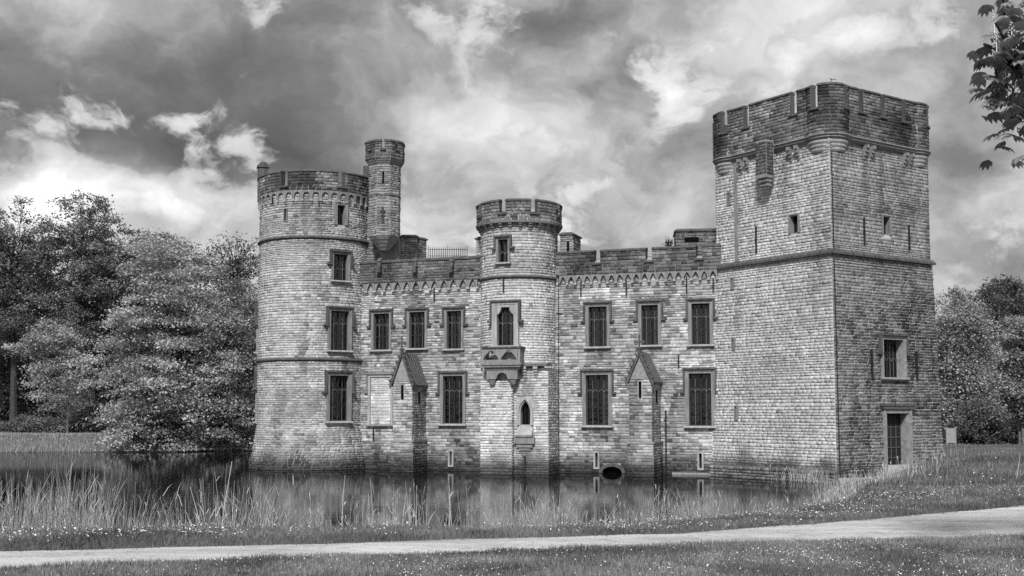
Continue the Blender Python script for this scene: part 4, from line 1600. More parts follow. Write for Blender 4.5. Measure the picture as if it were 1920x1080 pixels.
# wall frame angle: outward normal of the curtain wall
_, nC = CW.pn(1.0)
a_n = math.atan2(nC.y, nC.x) % (2 * math.pi)
TC = (TA.x - nC.x * 0.05, TA.y - nC.y * 0.05)
TU = Surf([('A', TC, TR, a_n - math.radians(112), a_n + math.radians(112))])
tur = thing('balcony_turret', 'round central turret with a small carved balcony and a square base in the water', 'tower', (TC[0], TC[1], 0), GROUP)
um = Masonry(tur)
BP = 1.95                                            # how far the square base stands out
z_base = zat(TU, 985, 690)
f0, f1 = CW.hit(905, 860, BP)[0], CW.hit(1028, 860, BP)[0]
bl_, br_ = CW.at(f0, 0, BP), CW.at(f1, 0, BP)
FB = Surf([('L', (bl_.x, bl_.y), (br_.x, br_.y))])
brw = CW.at(f1, 0, 0.02)
blw = CW.at(f0, 0, 0.02)
SB = Surf([('L', (br_.x, br_.y), (brw.x, brw.y))])
SB2 = Surf([('L', (blw.x, blw.y), (bl_.x, bl_.y))])
z_t1 = zat(TU, 973, 519)
z_tc = zat(TU, 973, 428)
z_tp = zat(TU, 973, 414, 0.3)
z_ts = zat(TU, 973, 398, 0.35)
z_tt = zat(TU, 973, 376, 0.35)
TH = {'top': rect(TU, 935, 953, 449, 492), 'balc': rect(TU, 933, 964, 576, 648)}
V1, F1 = core(TU, 0, TU.L, z_base - 0.1, z_ts, list(TH.values()), 0.35, dz=2)
obj('wall', mesh_np('wall', V1, F1, np.ones(len(V1)), 'mortar'), tur)
NI = rect(FB, 976, 994, 752, 797)
V1, F1 = core(FB, 0, FB.L, -1, z_base, [NI], 50, dz=50)
V2, F2 = core(SB, 0, SB.L, -1, z_base, [], 50, dz=50)
V3, F3 = core(SB2, 0, SB2.L, -1, z_base, [], 50, dz=50)
off1, off2 = len(V1), len(V1) + len(V2)
tops = [CW.at(f0, z_base, BP), CW.at(f1, z_base, BP), CW.at(f1, z_base, 0), CW.at(f0, z_base, 0)]
Vb = V1 + V2 + V3 + [tuple(v) for v in tops]
Fb = F1 + [tuple(i + off1 for i in f) for f in F2] + [tuple(i + off2 for i in f) for f in F3] + [tuple(len(V1) + len(V2) + len(V3) + i for i in range(4))]
obj('base_wall', mesh_np('base_wall', Vb, Fb, np.ones(len(Vb)), 'mortar'), tur)
t_tur = make_tone(1.08, 0.11, 0.03, 0.5, 0.15, [(935, 860, 40, 30, 0.15), (1040, 640, 10, 60, 0.25)])  # mark on the right limb puts its shading into the stone tone
t_tur_up = make_tone(0.86, 0.13, 0.05, 0.5, 0.2, [(1000, 500, 60, 12, 0.25), (1030, 470, 20, 40, 0.2)], wet=False)  # right-limb mark again carries shading in the tone
um.lay(TU, 0.6, TU.L - 0.3, z_base, z_t1 - 0.06, [grow(TH['balc'], 0.25, 0.3, 0.3)], t_tur)
um.lay(TU, 0.6, TU.L - 0.3, z_t1 + 0.08, z_tp + 0.1, [grow(TH['top'], 0.12, 0.1, 0.12)], t_tur_up)
PIW = FB.hit(963, 820)[0]
um.lay(FB, PIW, FB.L, -0.1, z_base, [grow(NI, 0.22, 0.95, 0.25)], t_tur)
um.lay(SB, 0, SB.L, -0.1, z_base, [], make_tone(0.86, 0.16, 0.06, 0.5, 0.2), dep=(0.012, 0.03))  # right side laid darker than the front, its shade put into the stone
um.lay(SB2, 0, SB2.L, -0.1, z_base, [], t_tur)
# pier below the balcony
PD2 = 0.36
z_pt = zat(FB, 940, 714, PD2)
pier = sweep(FB, 0.0, PIW, [(-0.1, -1), (PD2, -1), (PD2, z_pt), (-0.1, z_pt)], 1, 'mortar', 'pier')
obj('pier', pier, tur)
um.lay(FB, 0.0, PIW, -0.1, z_pt, [], t_tur, d=PD2)
SP = Surf([('L', tuple(FB.at(PIW, 0, PD2).xy), tuple(FB.at(PIW, 0, 0).xy))])
um.lay(SP, 0, SP.L, -0.1, z_pt, [], t_tur, ln=(0.3, 0.4))
# string course and top
obj('string_course', sweep(TU, 0.3, TU.L - 0.1, [(-0.1, z_t1 - 0.08), (0.08, z_t1 - 0.08), (0.15, z_t1 - 0.01), (0.15, z_t1 + 0.03), (0.04, z_t1 + 0.1), (-0.1, z_t1 + 0.1)], 0.25, 'weathered_stone', 'string_course'), tur)
TUF = Surf([('A', TC, TR, a_n - math.radians(180), a_n + math.radians(180))])
PJ = 0.25
cb_ = corbel_mesh(0.20, 0.42, PJ + 0.02, 'dressed_stone', 3)
nbk = 26
for i in range(nbk):
    uc = TUF.L * (i + 0.5) / nbk
    obj('corbel', cb_, tur, TUF.frame(uc, z_tp - 0.003, 0.0))
cr_ = []
for x in (901, 942, 1001.5, 1045):
    uu = TUF.hit(x, 390, PJ)[0]
    cr_.append((uu - 0.17, uu + 0.17))
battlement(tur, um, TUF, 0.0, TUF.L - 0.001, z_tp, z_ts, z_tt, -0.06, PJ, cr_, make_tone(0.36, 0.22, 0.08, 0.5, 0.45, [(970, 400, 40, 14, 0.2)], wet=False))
obj('cornice', sweep(TUF, 0, TUF.L - 0.001, [(0.0, z_tp - 0.06), (PJ + 0.07, z_tp - 0.06), (PJ + 0.10, z_tp + 0.04), (PJ - 0.02, z_tp + 0.08), (0.0, z_tp + 0.08)], 0.25, 'dressed_stone', 'cornice'), tur)
bb = MB()
ring = [(TC[0] + (TR + 0.2) * math.cos(2 * math.pi * i / 24), TC[1] + (TR + 0.2) * math.sin(2 * math.pi * i / 24)) for i in range(24)]
bb.add([(x, y, z_ts - 0.3) for x, y in ring], [tuple(range(24))])
obj('roof', bb.mesh('roof', 'lead_roof'), tur)
bk_s = Surf([('A', TC, TR, a_n + math.radians(112), a_n + math.radians(248))])
obj('rear_wall', sweep(bk_s, 0, bk_s.L, [(-0.3, z_base), (0, z_base), (0, z_tp + 0.1), (-0.3, z_tp + 0.1)], 0.4, 'dressed_stone', 'rear_wall'), tur)
window(tur, TU, TH['top'], True, 0.13, cols=1, rows=(0.5, 0.5))
wb = window(tur, TU, TH['balc'], True, 0.30, cols=2, rows=(0.62, 0.38), mat='pale_dressed_stone')
w_ = TH['balc'][1] - TH['balc'][0]
h_ = TH['balc'][3] - TH['balc'][2]
for s in (-1, 1):                       # shouldered arch pieces in the top corners
    pts = [(s * w_ / 2, h_)] + [(s * (w_ / 2 - 0.26 * math.sin(t)), h_ - 0.42 + 0.42 * (1 - math.cos(t)) ** 0.8 * 0.999) for t in np.linspace(0, math.pi / 2, 6)]
    if s > 0:
        pts = pts[::-1]
    obj('shoulder', MB().prism(pts, -0.06, 0.22).mesh('shoulder', 'pale_dressed_stone'), wb, None, True)
# ledge with corbels right of the balcony
l0, zl0 = TU.hit(982, 682)
l1, _ = TU.hit(1026, 682)
u_a, u_b = FB.hit(980, 682, 0.2)[0], FB.hit(1027, 682, 0.2)[0]
zl = zat(FB, 1000, 682, 0.25)
obj('ledge', sweep(FB, u_a, u_b, [(-0.6, zl - 0.13), (0.30, zl - 0.13), (0.34, zl), (0.0, zl + 0.08), (-0.6, zl + 0.08)], 1, 'dressed_stone', 'ledge'), tur)
cb2 = corbel_mesh(0.26, 0.62, 0.28, 'pale_dressed_stone', 4)
for x in (985, 1006):
    obj('corbel', cb2, tur, FB.frame(FB.hit(x, 690)[0], zl - 0.133, 0))
# balcony
bu0, bu1 = FB.hit(906, 665, 0.55)[0], FB.hit(977, 665, 0.55)[0]
zb0 = zat(FB, 940, 680, 0.6)
zb1 = zat(FB, 940, 650, 0.6)
bwid = bu1 - bu0
Mb = FB.frame((bu0 + bu1) / 2, zb0, 0.0)
bh = zb1 - zb0
yb = -0.72
b = MB()
b.box(-bwid / 2, bwid / 2, yb, 0.3, 0.0, 0.10)                              # floor
b.box(-bwid / 2 - 0.08, bwid / 2 + 0.08, yb - 0.08, 0.3, -0.14, -0.003)
b.box(-bwid / 2 - 0.02, bwid / 2 + 0.02, yb - 0.02, 0.3, -0.26, -0.143)
b.box(-bwid / 2 + 0.10, bwid / 2 - 0.10, yb + 0.10, 0.3, -0.40, -0.263)
bal = obj('balcony', b.mesh('balcony', 'dressed_stone'), tur, Mb)


def tracery_panel(x0, x1, zlo, zhi, n_, y0, y1):
    m_ = MB()
    m_.box(x0, x1, y0, y1, zlo, zlo + 0.06)
    pw = (x1 - x0) / n_
    for i in range(n_ + 1):
        xx = x0 + i * pw
        m_.box(max(x0, xx - 0.07), min(x1, xx + 0.07), y0 - 0.003, y1, zlo + 0.063, zhi)
    for i in range(n_):
        xs_, lo_ = [], []
        for t in np.linspace(0, 1, 11):
            xs_.append(x0 + i * pw + 0.07 + (pw - 0.14) * t)
            q_ = 1 - abs(2 * t - 1)
            lo_.append(zlo + 0.12 + (zhi - zlo - 0.22) * (1 - (1 - q_) ** 1.7) - 0.05 * math.exp(-((abs(2 * t - 1) - 0.5) / 0.14) ** 2))
        m_.strip(xs_, lo_, [zhi] * 11, y0, y1 - 0.01)
    return m_


pn_ = tracery_panel(-bwid / 2, bwid / 2 - 0.16, 0.10, bh - 0.10, 2, yb, yb + 0.13)
obj('balustrade', pn_.mesh('balustrade', 'dressed_stone'), bal, None, True)
sd = MB()
for s in (-1, 1):
    x0, x1 = sorted((s * bwid / 2, s * (bwid / 2 - 0.14)))
    sd.box(x0, x1, yb - 0.004 if s > 0 else yb + 0.13, 0.2, 0.10, bh - 0.10)
obj('side_panel', sd.mesh('side_panel', 'dressed_stone'), bal, None, True)
rl = MB()
rl.box(-bwid / 2 - 0.06, bwid / 2 + 0.06, yb - 0.06, yb + 0.19, bh - 0.097, bh)
for s in (-1, 1):
    x0, x1 = sorted((s * (bwid / 2 + 0.06), s * (bwid / 2 - 0.20)))
    rl.box(x0, x1, yb + 0.193, 0.25, bh - 0.097, bh)
obj('handrail', rl.mesh('handrail', 'weathered_stone'), bal, None, True)
# corbelled underside: block with an arched cut and two rounded brackets
zc_ = -0.40
hb = zb0 + zc_ - z_pt + 0.12
xs_ = np.linspace(-bwid / 2 + 0.22, bwid / 2 - 0.22, 21)
lo_ = []
for x in xs_:
    q_ = abs(x) / 0.36
    lo_.append(zc_ - hb * 0.72 + (hb * 0.5 * math.sqrt(max(0, 1 - q_ * q_)) if q_ < 1 else 0))
cm = MB().strip(list(xs_), lo_, [zc_ - 0.003] * 21, yb + 0.14, 0.3)
for s in (-1, 1):
    xc = s * (bwid / 2 - 0.52)
    cm.tube([(xc, yb + 0.22, zc_ - hb * 0.70), (xc, yb + 0.30, zc_ - hb * 1.02), (xc, yb + 0.42, zc_ - hb * 1.15)], [0.21, 0.19, 0.10], 10)
obj('corbel', cm.mesh('corbel', 'dressed_stone'), bal, None, True)
# niche: pointed window with sloping sill and trough
u0, u1, z0, z1 = NI
w_, h_ = u1 - u0, z1 - z0
inn = pointed(w_, h_, h_ * 0.55)
oup = pointed(w_ + 0.36, h_ + 0.2, h_ * 0.55)
mid = pointed(w_ + 0.16, h_ + 0.09, h_ * 0.55)
Mn = FB.frame((u0 + u1) / 2, z0, 0)
b = MB().ring(inn, mid, -0.02, 0.35).ring(mid, oup, -0.10, 0.3)
ni = obj('niche', b.mesh('niche', 'pale_dressed_stone'), tur, Mn)
obj('recess', MB().box(-w_ / 2 - 0.1, w_ / 2 + 0.1, 0.33, 0.38, -0.1, h_ + 0.1).mesh('recess', 'room_dark'), ni, None, True)
obj('sill', MB().prism_x([(-0.20, -0.55), (0.30, -0.55), (0.30, 0.02), (0.06, 0.02), (-0.14, -0.45)], -w_ / 2 - 0.16, w_ / 2 + 0.16).mesh('sill', 'pale_dressed_stone'), ni, None, True)
tr_ = MB().box(-w_ / 2 - 0.24, w_ / 2 + 0.24, -0.32, 0.1, -0.66, -0.553)
tr_.box(-w_ / 2 - 0.32, w_ / 2 + 0.32, -0.26, 0.1, -1.04, -0.663)
tr_.box(-w_ / 2 - 0.20, w_ / 2 + 0.20, -0.18, 0.1, -1.25, -1.043)
tr_.box(-w_ / 2 - 0.05, w_ / 2 + 0.05, -0.12, 0.1, -1.42, -1.253)
obj('trough', tr_.mesh('trough', 'dressed_stone'), ni, None, True)
grl = MB()
for i in range(1, 3):
    grl.box(-w_ / 2 + w_ * i / 3 - 0.012, -w_ / 2 + w_ * i / 3 + 0.012, 0.24, 0.27, 0.02, h_ * 0.8)
obj('grille', grl.mesh('grille', 'iron'), ni, None, True)
anchor(tur, TU, 945, 522, 548)
anchor(tur, FB, 985, 854, 880, 0, 0.05)
cable(tur, CW, 1049, 520, 880, 0.02)
um.finish()

# low side block right of the turret head, with a slit
def masonry_block(name, label, cat, x0, x1, y0, y1, Y, deep, rot, tone, base_z, slit_px=None, cop='weathered_stone', n_single=60, group=GROUP):
    p0, p1 = at_depth(x0, y1, Y), at_depth(x1, y1, Y)
    zt = at_depth((x0 + x1) / 2, y0, Y).z
    wd = (p1 - p0).length
    c = (p0 + p1) / 2
    root = thing(name, label, cat, (c.x, c.y, base_z), group)
    t = Vector((math.cos(rot), math.sin(rot)))
    a0 = Vector((c.x, c.y)) - t * wd / 2
    a1 = Vector((c.x, c.y)) + t * wd / 2
    nrm = Vector((t.y, -t.x))
    b0, b1 = a0 - nrm * deep, a1 - nrm * deep
    b = MB()
    vs_ = [(q.x, q.y, base_z) for q in (a0, a1, b1, b0)] + [(q.x, q.y, zt) for q in (a0, a1, b1, b0)]
    b.add(vs_, [(0, 1, 5, 4), (1, 2, 6, 5), (2, 3, 7, 6), (3, 0, 4, 7), (4, 5, 6, 7)])
    obj('wall', b.mesh('wall', 'mortar'), root)
    ms = Masonry(root)
    for q0, q1 in ((a0, a1), (a1, b1), (b0, a0)):
        sf = Surf([('L', tuple(q0), tuple(q1))])
        hs = []
        if slit_px and q0 is a0:
            u = sf.L * slit_px[0]
            hs = [(u - slit_px[1] / 2, u + slit_px[1] / 2, zt - slit_px[2] - slit_px[3], zt - slit_px[2])]
            obj('opening', MB().box(-slit_px[1] / 2, slit_px[1] / 2, -0.02, 0.03, 0, slit_px[3]).mesh('opening', 'room_dark'), root, sf.frame(u, zt - slit_px[2] - slit_px[3], 0.0))  # near-black block on the face, the hole's darkness put into colour
        ms.lay(sf, 0, sf.L, base_z, zt, hs, tone, ch=(0.14, 0.19), ln=(0.22, 0.42))
    e = 0.1
    vs_ = []
    for zz, ex in ((zt + 0.003, e), (zt + 0.07, e), (zt + 0.19, -0.08)):
        for q, st, sn in ((a0, -1, 1), (a1, 1, 1), (b1, 1, -1), (b0, -1, -1)):
            qq = q + t * st * ex + nrm * sn * ex
            vs_.append((qq.x, qq.y, zz))
    b = MB().add(vs_, [(0, 3, 2, 1), (0, 1, 5, 4), (1, 2, 6, 5), (2, 3, 7, 6), (3, 0, 4, 7), (4, 5, 9, 8), (5, 6, 10, 9), (6, 7, 11, 10), (7, 4, 8, 11), (8, 9, 10, 11)])
    obj('coping', b.mesh('coping', cop), root)
    ms.finish(n_single)
    return root


rotC = math.atan2(-0.339, 0.94)
masonry_block('side_block', 'small coped stone block against the right side of the balcony turret head', 'wall', 1051, 1074, 441, 470, 67.4, 1.6, rotC,
              make_tone(0.5, 0.2, 0.1, 0.5, 0.4, wet=False), zr_, (0.62, 0.14, 0.35, 0.7))
masonry_block('side_block', 'narrow stone block peeking out left of the balcony turret head', 'wall', 893, 905, 449, 480, 69.3, 1.4, rotC,
              make_tone(0.6, 0.2, 0.1, 0.5, 0.4, wet=False), zr_, None, n_single=20)
masonry_block('roof_block', 'low dark brick block with a wide opening on the roof beside the keep', 'wall', 1268, 1346, 434, 458, 68.0, 2.2, -0.1,
              make_tone(0.33, 0.2, 0.1, 0.5, 0.3, wet=False), zr_, (0.37, 0.85, 0.32, 0.32))
masonry_block('roof_block', 'pale many-sided stone block on the roof beside the stair turret', 'wall', 752, 782, 445, 482, 76.5, 2.0, 0.12,
              make_tone(0.62, 0.2, 0.1, 0.5, 0.4, wet=False), zr_, None)
masonry_block('roof_block', 'angled right half of the stone roof block next to the iron railing', 'wall', 783, 801, 450, 482, 77.0, 1.6, 0.75,
              make_tone(0.55, 0.2, 0.1, 0.5, 0.4, wet=False), zr_, None, n_single=40)

# stair turret: octagonal, on a corbel, with its own battlements
ST_C = at_depth(721, 400, 71.45)
ST_R = 0.98
st = thing('stair_turret', 'slim octagonal stair turret with battlements clinging to the round tower', 'tower', (ST_C.x, ST_C.y, zr_), GROUP)
sm = Masonry(st)


def octa(R, rot=math.radians(22.5)):
    return [Vector((ST_C.x + R * math.cos(rot + i * math.pi / 4), ST_C.y + R * math.sin(rot + i * math.pi / 4))) for i in range(8)]


z_sb = at_depth(722, 446, 71.5).z
z_sm = at_depth(722, 370, 71.5).z
z_sp = at_depth(722, 303, 71.3).z
z_sc = at_depth(722, 281, 71.3).z
z_st = at_depth(722, 272, 71.3).z
ov = octa(ST_R)
op = octa(ST_R + 0.24)
b = MB()
b.add([(q.x, q.y, z_sb) for q in ov] + [(q.x, q.y, z_sc) for q in ov], [(i, (i + 1) % 8, 8 + (i + 1) % 8, 8 + i) for i in range(8)] + [tuple(range(8, 16))])

obj('wall', b.mesh('wall', 'mortar'), st)
b = MB().box(ST_C.x - 0.35, ST_C.x + 0.85, ST_C.y + 0.55, ST_C.y + 1.5, zr_, z_sb)
b.box(ST_C.x - 1.9, ST_C.x - 0.36, ST_C.y + 1.05, ST_C.y + 1.9, zr_, z_mt - 0.1)
obj('link_wall', b.mesh('link_wall', 'dressed_stone'), st)
t_st = make_tone(0.55, 0.18, 0.08, 0.5, 0.3, wet=False)
t_sp = make_tone(0.30, 0.2, 0.1, 0.5, 0.3, wet=False)


def ring_band(name, R0, R1, z0_, z1_, mat, root):
    a_, c_ = octa(R0), octa(R1)
    b_ = MB().add([(q.x, q.y, z0_) for q in a_] + [(q.x, q.y, z1_) for q in c_], [(i, (i + 1) % 8, 8 + (i + 1) % 8, 8 + i) for i in range(8)] + [tuple(range(7, -1, -1)), tuple(range(8, 16))])
    return obj(name, b_.mesh(name, mat), root)


for i in range(8):
    q0, q1 = ov[i], ov[(i + 1) % 8]
    mid_ = (q0 + q1) / 2
    nrm = (mid_ - ST_C.xy).normalized()
    if nrm.y > 0.5:
        continue
    sf = Surf([('L', tuple(q0), tuple(q1))])
    hs = []
    if i == 5:
        u_ = sf.L * 0.5
        zsl = at_depth(717, 350, 71.4).z
        hs = [(u_ - 0.06, u_ + 0.06, zsl, zsl + 0.75)]
        obj('arrow_slit', MB().box(-0.06, 0.06, -0.01, 0.03, 0, 0.75).mesh('arrow_slit', 'room_dark'), st, sf.frame(u_, zsl, 0))  # no hole cut; a near-black block carries the slit's darkness
        zx = at_depth(717, 408, 71.4).z
        hs.append((u_ - 0.06, u_ + 0.06, zx - 0.4, zx + 0.5))
        cx = MB().box(-0.05, 0.05, -0.085, 0.02, -0.45, 0.5).box(-0.16, 0.16, -0.083, 0.02, 0.18, 0.30).box(-0.12, 0.12, -0.081, 0.02, -0.08, 0.02)
        obj('cross_loop', cx.mesh('cross_loop', 'iron'), st, sf.frame(u_, zx, 0))
    sm.lay(sf, 0, sf.L, z_sb, z_sp - 0.35, hs, t_st, ln=(0.24, 0.42))
    sf2 = Surf([('L', tuple(op[i]), tuple(op[(i + 1) % 8]))])
    um_ = sf2.L / 2
    battlement(st, sm, sf2, 0.0, sf2.L, z_sp, z_sc - 0.15, z_st, -0.22, 0.0, [(um_ - 0.09, um_ + 0.09)] if i in (4, 5, 6) else [], t_sp)
for k_ in range(3):
    ring_band('cornice', ST_R + 0.02 + 0.08 * k_, ST_R + 0.08 + 0.08 * k_, z_sp - 0.36 + 0.12 * k_, z_sp - 0.243 + 0.12 * k_, 'dressed_stone', st)
ring_band('string_course', ST_R + 0.08, ST_R + 0.03, z_sm - 0.05, z_sm + 0.1, 'weathered_stone', st)
for k_ in range(4):
    ring_band('corbel', ST_R - 0.12 - 0.19 * k_, ST_R + 0.04 - 0.19 * k_, z_sb - 0.2 * (k_ + 1), z_sb - 0.2 * k_ - 0.003, 'pale_dressed_stone', st)
zs_ = at_depth(688, 311, 72.4).z
obj('parapet_step', MB().box(ST_C.x - 1.45, ST_C.x - 0.55, ST_C.y + 0.9, ST_C.y + 1.5, z_mt - 0.6, zs_).mesh('parapet_step', 'weathered_stone'), st)
lk = Surf([('L', (ST_C.x - 1.9, ST_C.y + 1.05), (ST_C.x - 0.36, ST_C.y + 1.05))])
sm.lay(lk, 0, lk.L, zr_, z_mt - 0.1, [], t_st, ln=(0.24, 0.42))
sm.finish(120)

# iron railing on the roof
rlg = thing('roof_railing', 'black spiked iron railing on the roof behind the left wall', 'railing', tuple(at_depth(838, 480, 75.5)), GROUP)
zt = at_depth(838, 466, 75.5).z
x0, x1 = at_depth(803, 470, 75.5).x, at_depth(876, 470, 75.5).x
for i in range(19):
    xx = x0 + (x1 - x0) * i / 18
    hb_ = zt + (0.1 if i % 9 == 0 else 0.0)
    pb = MB().tube([(xx, 75.5, zr_), (xx, 75.5, hb_), (xx, 75.5, hb_ + 0.12)], [0.02, 0.02, 0.002], 5)
    obj('baluster', pb.mesh('baluster', 'iron'), rlg)
for zz in (zt - 0.08, zt - 0.5):
    obj('rail', MB().box(x0, x1, 75.49, 75.53, zz, zz + 0.03).mesh('rail', 'iron'), rlg)

# gabled buttresses standing in the water
def buttress(xl, xr, y_eave, y_apex, y_plinth, label, slit_y, tone, prj=2.0):
    u0, u1 = CW.hit(xl, 800, prj)[0], CW.hit(xr, 800, prj)[0]
    uc, w = (u0 + u1) / 2, u1 - u0
    root = thing('gabled_buttress', label, 'buttress', tuple(CW.at(uc, 0, prj / 2)), GROUP)
    ze = zat(CW, xr, y_eave, prj)
    za = zat(CW, (xl + xr) / 2, y_apex, prj)
    zp = zat(CW, (xl + xr) / 2, y_plinth, prj)
    pw = 0.09
    ms = Masonry(root)
    M = CW.frame(uc, 0, 0)
    b = MB().box(-w / 2, w / 2, -prj, 0.1, zp - 0.1, ze)
    b.prism([(-w / 2, ze + 0.002), (w / 2, ze + 0.002), (0, za - 0.1)], -prj, 0.1)
    obj('wall', b.mesh('wall', 'mortar'), root, M)
    obj('plinth', MB().box(-w / 2 - pw, w / 2 + pw, -prj - pw, 0.1, -1, zp - 0.1).mesh('plinth', 'mortar'), root, M)
    obj('drip_course', MB().prism_x([(-prj - pw - 0.06, zp - 0.098), (0.0, zp - 0.098), (0.0, zp + 0.02), (-prj - 0.02, zp + 0.02), (-prj - pw - 0.06, zp - 0.05)], -w / 2 - pw - 0.06, w / 2 + pw + 0.06).mesh('drip_course', 'dressed_stone'), root, M)
    c = lambda x, y: tuple((M @ Vector((x, y, 0))).xy)
    FS = Surf([('L', c(-w / 2, -prj), c(w / 2, -prj))])
    RS = Surf([('L', c(w / 2, -prj), c(w / 2, 0))])
    LS = Surf([('L', c(-w / 2, 0), c(-w / 2, -prj))])
    FS2 = Surf([('L', c(-w / 2 - pw, -prj - pw), c(w / 2 + pw, -prj - pw))])
    RS2 = Surf([('L', c(w / 2 + pw, -prj - pw), c(w / 2 + pw, 0))])
    LS2 = Surf([('L', c(-w / 2 - pw, 0), c(-w / 2 - pw, -prj - pw))])
    _, zs0 = FS.hit((xl + xr) / 2, slit_y[1])
    _, zs1 = FS.hit((xl + xr) / 2, slit_y[0])
    sh_ = (w / 2 - 0.07, w / 2 + 0.07, zs0, zs1)
    ms.lay(FS, 0, w, zp, ze, [grow(sh_, 0.06)], tone, ln=(0.22, 0.42))
    for sf in (RS, LS):
        ms.lay(sf, 0, sf.L, zp, ze, [], tone, ln=(0.24, 0.46), dep=(0.012, 0.03))
    for sf in (FS2, RS2, LS2):
        ms.lay(sf, 0, sf.L, -0.1, zp - 0.12, [], tone, ln=(0.24, 0.46))
    b = MB().box(-0.07, 0.07, -0.085, -0.02, 0, zs1 - zs0)  # near-black blocks on the faces stand for the slits' shaded depth
    obj('arrow_slit', b.mesh('arrow_slit', 'room_dark'), root, FS.frame(w / 2, zs0, 0.0))
    b = MB().box(-0.05, 0.05, -0.085, -0.02, 0, 0.7)
    obj('arrow_slit', b.mesh('arrow_slit', 'room_dark'), root, RS.frame(RS.L * 0.45, zs0 - 0.3, 0.0))
    # smooth gable stone, roof slopes with ribs, raking copings
    obj('gable', MB().prism([(-w / 2 + 0.03, ze + 0.02), (w / 2 - 0.03, ze + 0.02), (0, za - 0.2)], -prj - 0.06, -prj + 0.02).mesh('gable', 'gable_stone'), root, M)
    hgt = za - ze
    ex = 0.13
    for s in (-1, 1):
        lo_p = (s * (w / 2 + ex), ze - hgt * ex / (w / 2) * 0.75)
        poly = [lo_p, (0.0 + s * 0.01, za), (0.0 + s * 0.01, za + 0.09), (lo_p[0] + s * 0.03, lo_p[1] + 0.09)]
        if s > 0:
            poly = poly[::-1]
        rf = obj('roof', MB().prism(poly, -prj - 0.12, 0.1).mesh('roof', 'lead_roof'), root, M)
        for k_ in range(6):
            yy = -prj + 0.05 + k_ * (prj / 6)
            p0, p1 = Vector((lo_p[0] + s * 0.02, yy, lo_p[1] + 0.10)), Vector((s * 0.02, yy, za + 0.10))
            obj('roof_rib', MB().tube([p0, p1], [0.028, 0.028], 5).mesh('roof_rib', 'lead_roof'), rf, None, True)
        cp = [(lo_p[0] - s * 0.02, lo_p[1] - 0.14), (0.0 + s * 0.012, za - 0.16), (0.0 + s * 0.012, za + 0.16), (lo_p[0] + s * 0.07, lo_p[1] + 0.12)]
        if s > 0:
            cp = cp[::-1]
        ck = obj('raking_coping', MB().prism(cp, -prj - 0.20, -prj - 0.123).mesh('raking_coping', 'weathered_stone'), root, M)
        kb_ = MB()
        for k_ in range(5):
            t = 0.12 + 0.19 * k_
            xx, zz = lo_p[0] * (1 - t), lo_p[1] + (za - lo_p[1]) * t
            kb_.tube([(xx + s * 0.04, -prj - 0.19, zz + 0.06), (xx + s * 0.13, -prj - 0.19, zz + 0.16), (xx + s * 0.10, -prj - 0.19, zz + 0.22)], [0.07, 0.075, 0.02], 6)
        obj('crocket', kb_.mesh('crocket', 'weathered_stone'), ck, None, True)
    f_ = MB().box(-0.07, 0.07, -prj - 0.21, -prj - 0.07, za, za + 0.22)
    f_.box(-0.12, 0.12, -prj - 0.24, -prj - 0.04, za + 0.222, za + 0.32)
    f_.tube([(0, -prj - 0.14, za + 0.32), (0, -prj - 0.14, za + 0.92)], [0.05, 0.035], 6)
    f_.box(-0.24, 0.24, -prj - 0.18, -prj - 0.10, za + 0.56, za + 0.66)
    for sx in (-0.24, 0.24):
        f_.tube([(sx, -prj - 0.14, za + 0.52), (sx, -prj - 0.14, za + 0.7)], [0.06, 0.06], 6)
    f_.tube([(0, -prj - 0.14, za + 0.86), (0, -prj - 0.14, za + 1.0)], [0.08, 0.05], 6)
    obj('finial', f_.mesh('finial', 'weathered_stone'), root, M)
    ms.finish(200)
    return root


buttress(737, 772, 716, 664, 826, 'gabled stone buttress with cross finial and lead roof beside the blind window', (722, 748),
         make_tone(0.74, 0.17, 0.12, 0.5, 0.25, [(750, 860, 24, 30, 0.45), (790, 790, 12, 60, 0.2)]))  # narrow mark on the right side puts its shade into the tone
buttress(1180, 1222, 711, 662, 829, 'gabled stone buttress with pinnacle and lead roof between the right-hand windows', (715, 745),
         make_tone(0.80, 0.15, 0.08, 0.5, 0.2, [(1200, 880, 24, 12, 0.3), (1238, 800, 8, 90, 0.35)]), 2.2)  # strip on the right side carries its shade in the stone colour

# ------------------------------------------------------------------ trees and shrubs
def leaf_quads(C, size, r, up_bias=0.55, aspect=1.7):
    """diamond leaves at centres C (N,3): returns verts (4N,3), faces (N,4)"""
    N = len(C)
    nrm = r.normal(size=(N, 3))
    nrm[:, 2] = np.abs(nrm[:, 2]) + up_bias
    nrm /= np.linalg.norm(nrm, axis=1)[:, None]
    t = r.normal(size=(N, 3))
    t -= (t * nrm).sum(1)[:, None] * nrm
    t /= np.linalg.norm(t, axis=1)[:, None] + 1e-9
    b = np.cross(nrm, t)
    s = (size * r.uniform(0.6, 1.35, N))[:, None]
    A = C - t * s * aspect / 2
    B = C + b * s * 0.5 + nrm * s * 0.08
    D = C + t * s * aspect / 2 - nrm * s * 0.12
    E = C - b * s * 0.5 + nrm * s * 0.08
    V = np.stack([A, B, D, E], 1).reshape(-1, 3)
    F = np.arange(4 * N).reshape(N, 4)
    return V, F


